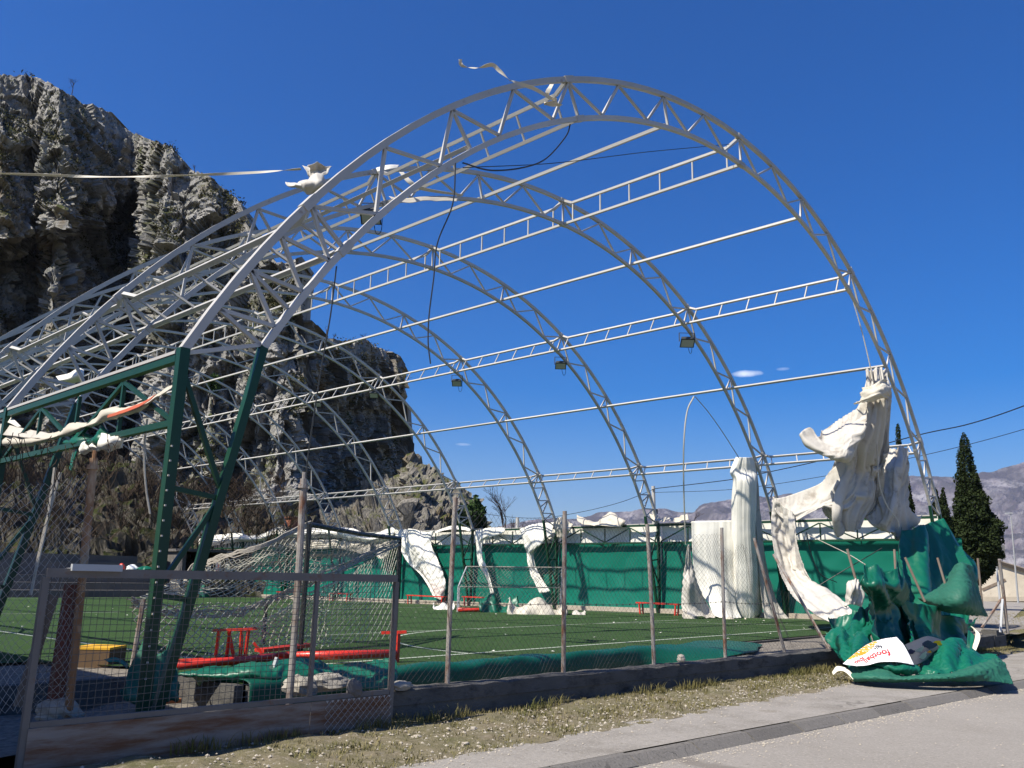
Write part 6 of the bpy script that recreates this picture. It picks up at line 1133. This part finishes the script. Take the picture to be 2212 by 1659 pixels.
# ================================================================== TREES, HOUSE, POLES
def leaf_cloud(name, m, parent, pts, size, seed, flat=0.0):
    rng = np.random.default_rng(seed); n = len(pts); s = size*rng.uniform(0.6, 1.5, (n, 1)); a = rng.normal(size=(n, 3)); a /= np.linalg.norm(a, axis=1, keepdims=True); b = np.cross(a, rng.normal(size=(n, 3))); b /= np.linalg.norm(b, axis=1, keepdims=True)
    a = a*s; b = b*s*0.6; V = np.stack([pts-a, pts-b*0.8, pts+a, pts+b*0.8], 1).reshape(-1, 3); F = [(i*4, i*4+1, i*4+2, i*4+3) for i in range(n)]
    return MB().add(V, F).build(name, m, parent)
def cypress(label, prof, d, dens, seed, size=0.16):
    """prof: (photo y, photo x left, photo x right)"""
    rng = np.random.default_rng(seed); pr = np.array(prof, float); y = np.linspace(pr[0, 0], pr[-1, 0], 400); xl = np.interp(y, pr[:, 0], pr[:, 1]); xr = np.interp(y, pr[:, 0], pr[:, 2]); sc = d/(2212*FPX)
    base = at((pr[-1, 1]+pr[-1, 2])/2, pr[-1, 0], d); t = thing('cypress_tree', label, 'tree', V3((base[0], base[1], -0.45)), 'dark cypress trees beyond the hall')
    n = dens; w = (xr-xl); cdf = np.cumsum(w); cdf /= cdf[-1]; yi = np.interp(rng.random(n), cdf, y); L, R_ = np.interp(yi, y, xl), np.interp(yi, y, xr); cx = (L+R_)/2; hw = (R_-L)/2*sc
    ang = rng.uniform(0, 2*np.pi, n); cl_ = np.stack([np.cos(ang)*1.6, np.sin(ang)*1.6, yi*sc*1.2], -1); lump_ = fbm(cl_, 3, seed); rr = np.sqrt(rng.uniform(0.25, 1.0, n))*(0.80+0.28*lump_)
    C0 = np.array([at(a, b, d) for a, b in zip(cx, yi)]); fw = np.array([_F[0], _F[1], 0]); fw /= np.linalg.norm(fw); P = C0+_R[None]*(np.cos(ang)*rr*hw)[:, None]+fw[None]*(np.sin(ang)*rr*hw)[:, None]
    leaf_cloud('crown', 'cypress_leaf', t, P, size, seed); top = at((pr[0, 1]+pr[0, 2])/2, pr[0, 0]+20, d)
    MB().tube([V3((base[0], base[1], -0.5)), (base+top)/2, top], [0.28, 0.18, 0.03], 7).build('trunk', 'bark', t)
cypress('tallest broad cypress tree standing beside the old backboard', [(935, 2079, 2083), (950, 2072, 2092), (975, 2067, 2100), (1014, 2064, 2110), (1050, 2062, 2126), (1085, 2058, 2141), (1124, 2055, 2157), (1160, 2050, 2170), (1200, 2052, 2172), (1225, 2056, 2150), (1262, 2062, 2120)], 60, 24000, 1, 0.13)
cypress('shorter twin pointed cypress standing in front of the tallest one', [(1053, 2018, 2022), (1075, 2012, 2030), (1110, 2006, 2046), (1150, 2003, 2060), (1200, 2000, 2068), (1262, 2002, 2072)], 56, 9000, 2, 0.13)
cypress('second point of the twin cypress beside the tallest one', [(1053, 2035, 2039), (1080, 2030, 2046), (1120, 2028, 2058), (1180, 2028, 2064), (1262, 2030, 2068)], 57, 5500, 3, 0.13)
cypress('very slim cypress behind the grey torn sheet', [(915, 1937, 1941), (930, 1934, 1946), (960, 1935, 1949), (1000, 1938, 1956), (1040, 1946, 1967), (1080, 1952, 1974), (1140, 1955, 1976), (1262, 1956, 1978)], 62, 6000, 4, 0.13)
# evergreen at the foot of the crag
def bushy(name, label, x, y0, y1, w, d, n, seed, m='evergreen_leaf', size=0.14, group=None):
    rng = np.random.default_rng(seed); sc = d/(2212*FPX); top, bot = at(x, y0, d), at(x, y1, d); H = top[2]-bot[2]; t = thing(name, label, 'shrub', bot, group); v = rng.normal(size=(n, 3)); v /= np.linalg.norm(v, axis=1, keepdims=True); r = np.cbrt(rng.uniform(0.15, 1, n))[:, None]*(0.8+0.4*fbm(v*2.2, 3, seed)[:, None]); P = v*r*np.array([w*sc/2, w*sc/2, H/2])+(top+bot)/2
    leaf_cloud('crown', m, t, P, size, seed); MB().tube([bot-V3((0, 0, 1.0)), (top+bot)/2], [0.12, 0.04], 6).build('trunk', 'bark', t)
bushy('evergreen_shrub', 'dark evergreen shrub clinging to the right end of the rocky slope', 1030, 1076, 1165, 46, 84, 2600, 5, size=0.26)
bushy('evergreen_shrub', 'low evergreen shrub on the rocky slope edge', 1005, 1085, 1160, 44, 82, 1800, 6, size=0.26)
bushy('evergreen_shrub', 'small bright shrub on the cliff face', 465, 805, 850, 34, 80, 700, 7, size=0.18)
tag(leaf_cloud('cliff_scrub', 'scrub_leaf', None, SCRUB, 0.16, 13), 'olive scrub growing on the ledges of the crag', 'scrub', kind='stuff')
# bare trees and shrubs
def bare(name, label, base, H, spread, seed, r0=0.05, depth=5, m='twig', group=None, cat='tree'):
    rnd = random.Random(seed); t = thing(name, label, cat, base, group); tr = MB(); cr_ = MB(); 
    def grow(p, d, L, r, k):
        q_ = p+d*L; mid = (p+q_)/2+V3((rnd.uniform(-1, 1), rnd.uniform(-1, 1), rnd.uniform(-1, 1)))*L*0.06; (tr if k >= depth-1 else cr_).tube([p, mid, q_], [r, r*0.85, r*0.7], 5 if k > 2 else 3, False)
        if k == 0: return
        for i in range(rnd.choice((2, 3, 3)) if k > 1 else rnd.choice((2, 3))):
            a = V3((rnd.gauss(0, 1), rnd.gauss(0, 1), rnd.gauss(0.15, 0.6))); a = d*1.0+a*spread; a /= np.linalg.norm(a); grow(p+(q_-p)*rnd.uniform(0.55, 1.0), a, L*rnd.uniform(0.58, 0.82), r*0.6, k-1)
    grow(V3(base), V3((rnd.uniform(-0.05, 0.05), 0, 1)), H*0.32, r0, depth); tr.build('trunk', m, t); cr_.build('crown', m, t); return t
bt = at(1088, 1150, 95); bare('bare_tree', 'leafless tree standing alone behind the curtain', V3((bt[0], bt[1], bt[2]-2)), 8.0, 0.30, 3, 0.14, 6)
bt = at(1110, 1150, 100); bare('bare_tree', 'smaller leafless tree beside the lone bare tree', V3((bt[0], bt[1], bt[2]-2)), 5.5, 0.45, 5, 0.10, 5)
bt = at(1500, 1150, 110); bare('bare_tree', 'thin leafless tree rising above the truss beside the hanging sheets', V3((bt[0], bt[1], bt[2]-2)), 6.5, 0.40, 8, 0.10, 5)
SL = ['spreading leafless shrub near the summit of the crag', 'tall leafless shrub on the step below the rock horn', 'leafless shrub beside the tall one on the step below the rock horn', 'lone round leafless shrub on top of the detached rock head', 'leafless shrub at the foot of the overhanging rock face', 'leafless shrub on the rocky slope under the overhang', 'wide leafless shrub halfway down the rocky slope', 'tiny leafless shrub high on the ridge of the crag', 'tiny leafless shrub lower on the ridge of the crag', 'tuft of twigs on the outer edge of the rock head', 'leafless shrub low on the rocky slope near the evergreens', 'tiny twiggy shrub beside the rock horn']
SH = [(155, 190, 92, 2.6), (705, 712, 102, 2.2), (720, 725, 103, 2.0), (788, 727, 112, 2.2), (885, 995, 108, 2.8), (905, 1015, 98, 2.6), (930, 1030, 95, 2.4), (300, 288, 93, 1.4), (420, 360, 92, 1.3), (835, 752, 118, 1.2), (960, 1045, 90, 1.8), (575, 545, 90, 1.2)]
for i, (x, y, d, h) in enumerate(SH):
    bare('bare_shrub', SL[i], at(x, y+14, d), h, 0.55, 20+i, 0.05, 4, group='leafless shrubs on the crag skyline', cat='shrub')
# thicket on the bank
thk = MB(); rnd = random.Random(77)
for i in range(170):
    x = rnd.uniform(-30, 640); yb = 1185+0.0*x; y = rnd.uniform(1000 if x < 330 else 1060, 1180); d = 58-6*(y-1000)/180+rnd.uniform(-1, 1); p = at(x, y, d)
    for j in range(rnd.randint(5, 9)):
        a = V3((rnd.gauss(0, 0.5), rnd.gauss(0, 0.5), 1)); a /= np.linalg.norm(a); L = rnd.uniform(0.8, 2.6); q_ = p+a*L+V3((0, 0, -0.1*L)); thk.tube([p, (p+q_)/2+V3((rnd.uniform(-.15, .15), rnd.uniform(-.15, .15), 0)), q_], [0.022, 0.016, 0.007], 3, False)
        for b in range(3):
            s_ = p+(q_-p)*rnd.uniform(0.4, 0.95); e = s_+(a+V3((rnd.gauss(0, 0.7), rnd.gauss(0, 0.7), 0.2)))*L*0.25; thk.tube([s_, e], [0.011, 0.005], 3, False)
tag(thk.build('thicket', 'twig'), 'brown leafless thicket covering the bank below the crag', 'thicket', kind='stuff')
# old house
hs = thing('old_house', 'low old house with stained pale plaster gable past the wall end', 'house', on_z(2165, 1297, -0.45))
hp = at(2160, 1297, 95.0); hn = V3((-0.96, -0.28, 0))
def oh(x, y, out=0.0): return on_plane(x, y, hp+hn*out, hn)
ga = [oh(2106, 1298), oh(2262, 1298), oh(2262, 1247), oh(2160, 1217), oh(2106, 1234)]; bk_ = -hn*9.0
n_ = len(ga); MB().add(ga+[p+bk_ for p in ga], [tuple(range(n_)), tuple(range(2*n_-1, n_-1, -1))]+[(i, i+n_, (i+1) % n_+n_, (i+1) % n_) for i in range(n_)]).build('wall', 'plaster', hs)
def roof_plane(a, b, nm):
    a, b = a+hn*0.25, b+hn*0.25; th = V3((0, 0, 0.22)); P = [a, b, b+bk_*1.06, a+bk_*1.06]; MB().add(P+[p+th for p in P], [(3, 2, 1, 0), (4, 5, 6, 7), (0, 1, 5, 4), (1, 2, 6, 5), (2, 3, 7, 6), (3, 0, 4, 7)]).build(nm, 'roof_old', hs)
roof_plane(oh(2100, 1235), oh(2160, 1215), 'roof_slope'); roof_plane(oh(2160, 1215), oh(2270, 1248), 'roof_slope')
MB().bar(oh(2100, 1236, 0.3), oh(2160, 1216, 0.3), 0.08, 0.34).build('verge_board', 'dark_timber', hs); MB().bar(oh(2160, 1216, 0.3), oh(2270, 1249, 0.3), 0.08, 0.34).build('verge_board', 'dark_timber', hs)
MB().bar(oh(2122, 1274, 0.04), oh(2172, 1252, 0.04), 0.10, 0.28).build('plaster_scar', 'rust_wood', hs); MB().bar(oh(2106, 1294, 0.03), oh(2262, 1294, 0.03), 0.06, 0.5).build('plinth', 'pale_concrete', hs)
# basketball backboard
bb = thing('basketball_backboard', 'weathered grey basketball backboard with orange ring on a post by the cypress', 'backboard', on_z(2150, 1305, -0.45)); Db = 70.0
q4 = [at(2127, 1208, Db), at(2172, 1209, Db), at(2170, 1177, Db), at(2128, 1173, Db)]; th = V3((_F[0], _F[1], 0))*0.06; MB().add(q4+[p+th for p in q4], [(0, 1, 2, 3), (7, 6, 5, 4), (0, 4, 5, 1), (1, 5, 6, 2), (2, 6, 7, 3), (3, 7, 4, 0)]).build('board', 'backboard', bb)
rc = at(2150, 1206, Db-0.35); MB().tube([rc+V3((0.23*math.cos(a), 0.23*math.sin(a), 0)) for a in np.linspace(0, 2*math.pi, 15)], 0.025, 5, False).build('ring', 'print_orange', bb); MB().box(rc+V3((0, 0, -0.03))+th*3, (0.3, 0.3, 0.18)).build('ring_plate', 'yellow', bb)
pz = at(2150, 1200, Db+1.0); MB().tube([V3((pz[0], pz[1], -0.6)), pz], 0.09, 8).build('post', 'galvanised', bb); MB().bar(pz, at(2150, 1194, Db+0.1), 0.08, 0.08).build('arm', 'galvanised', bb)
# street lamp
sl_ = thing('street_lamp', 'tall thin street lamp in front of the far mountain', 'street lamp', on_z(2196, 1300, -0.45)); l0, l1 = at(2198, 1290, 88), at(2184, 1117, 88)
MB().tube([V3((l0[0], l0[1], -0.6)), l1], [0.10, 0.06], 8).build('pole', 'galvanised', sl_); MB().tube(crom([l1, l1+V3((0, 0, 0.25)), l1+_R*-0.15+V3((0, 0, 0.4))], 6), 0.045, 6).build('arm', 'galvanised', sl_); MB().bar(l1-_R*0.55+V3((0, 0, 0.38)), l1+_R*0.15+V3((0, 0, 0.42)), 0.25, 0.12).build('lamp_head', 'galvanised', sl_)
# power line
pp = at(1411, 1050, 62); pb_ = at(1416, 1160, 62); up_ = thing('utility_pole', 'white concrete utility pole behind the far eave', 'utility pole', V3((pb_[0], pb_[1], -0.6)))
MB().tube([V3((pb_[0], pb_[1], -0.6)), pp], [0.2, 0.13], 8).build('pole', 'pole_concrete', up_); MB().box(at(1416, 1105, 61.8), (0.25, 0.25, 0.35)).build('box', 'lamp_body', up_); MB().tube([at(1408, 1058, 61.8), at(1415, 1056, 61.8)], 0.04, 5).build('insulator', 'lamp_body', up_)
p3 = at(1118, 1118, 80); tag(MB().tube([V3((p3[0], p3[1], -0.6)), p3], [0.2, 0.16], 8).build('utility_pole', 'pole_concrete'), 'short stub of a white pole behind the curtain by the bare trees', 'utility pole')
def wire(label, pts, r): return tag(MB().tube(crom([at(*p) for p in pts], 60), r, 5, False).build('power_line', 'cable_black'), label, 'power line')
wire('thick overhead power line running from the utility pole past the front arch', [(1411, 1056, 62), (1579, 1036, 56), (1664, 1019, 53), (1803, 988, 49), (1983, 940, 43), (2097, 915, 40), (2230, 870, 37), (2500, 760, 32)], 0.028)
wire('thin overhead power line below the thick one', [(1411, 1064, 62), (1583, 1057, 57), (1778, 1029, 51), (1965, 990, 46), (2097, 959, 43), (2230, 922, 40), (2500, 840, 35)], 0.017)
wire('overhead power line sagging from the utility pole towards the crag', [(1411, 1058, 62), (1340, 1085, 66), (1260, 1105, 70), (1180, 1118, 76), (1118, 1118, 80), (1048, 1110, 86), (960, 1095, 92)], 0.022)
# unseen shed, added out of frame to shade the gate corner
nb = thing('unseen_shade_shed', 'unseen rendered shed added left of the mesh gate to shade its corner', 'shed', (-6.0, 2.5, -0.4))
MB().box((-6.0, 3.2, 2.1), (5.0, 7.2, 5.0)).build('wall', 'plaster', nb); MB().box((-6.0, 3.2, 4.7), (5.4, 7.6, 0.2)).build('roof', 'roof_old', nb)
# haze over the plain and mountains
hz = MB().box((4000, 4000, 700), (16500, 16500, 1404)); ho = hz.build('haze', 'wire'); ho.data.materials.clear(); ho['kind'] = 'stuff'
hm = bpy.data.materials.new('haze'); hm.use_nodes = True; ht = hm.node_tree; ht.nodes.clear(); hv = ht.nodes.new('ShaderNodeVolumePrincipled'); hv.inputs['Color'].default_value = (0.50, 0.62, 1.0, 1); hv.inputs['Density'].default_value = 0.000045; hv.inputs['Anisotropy'].default_value = 0.2
hout = ht.nodes.new('ShaderNodeOutputMaterial'); ht.links.new(hv.outputs[0], hout.inputs['Volume']); ho.data.materials.append(hm)
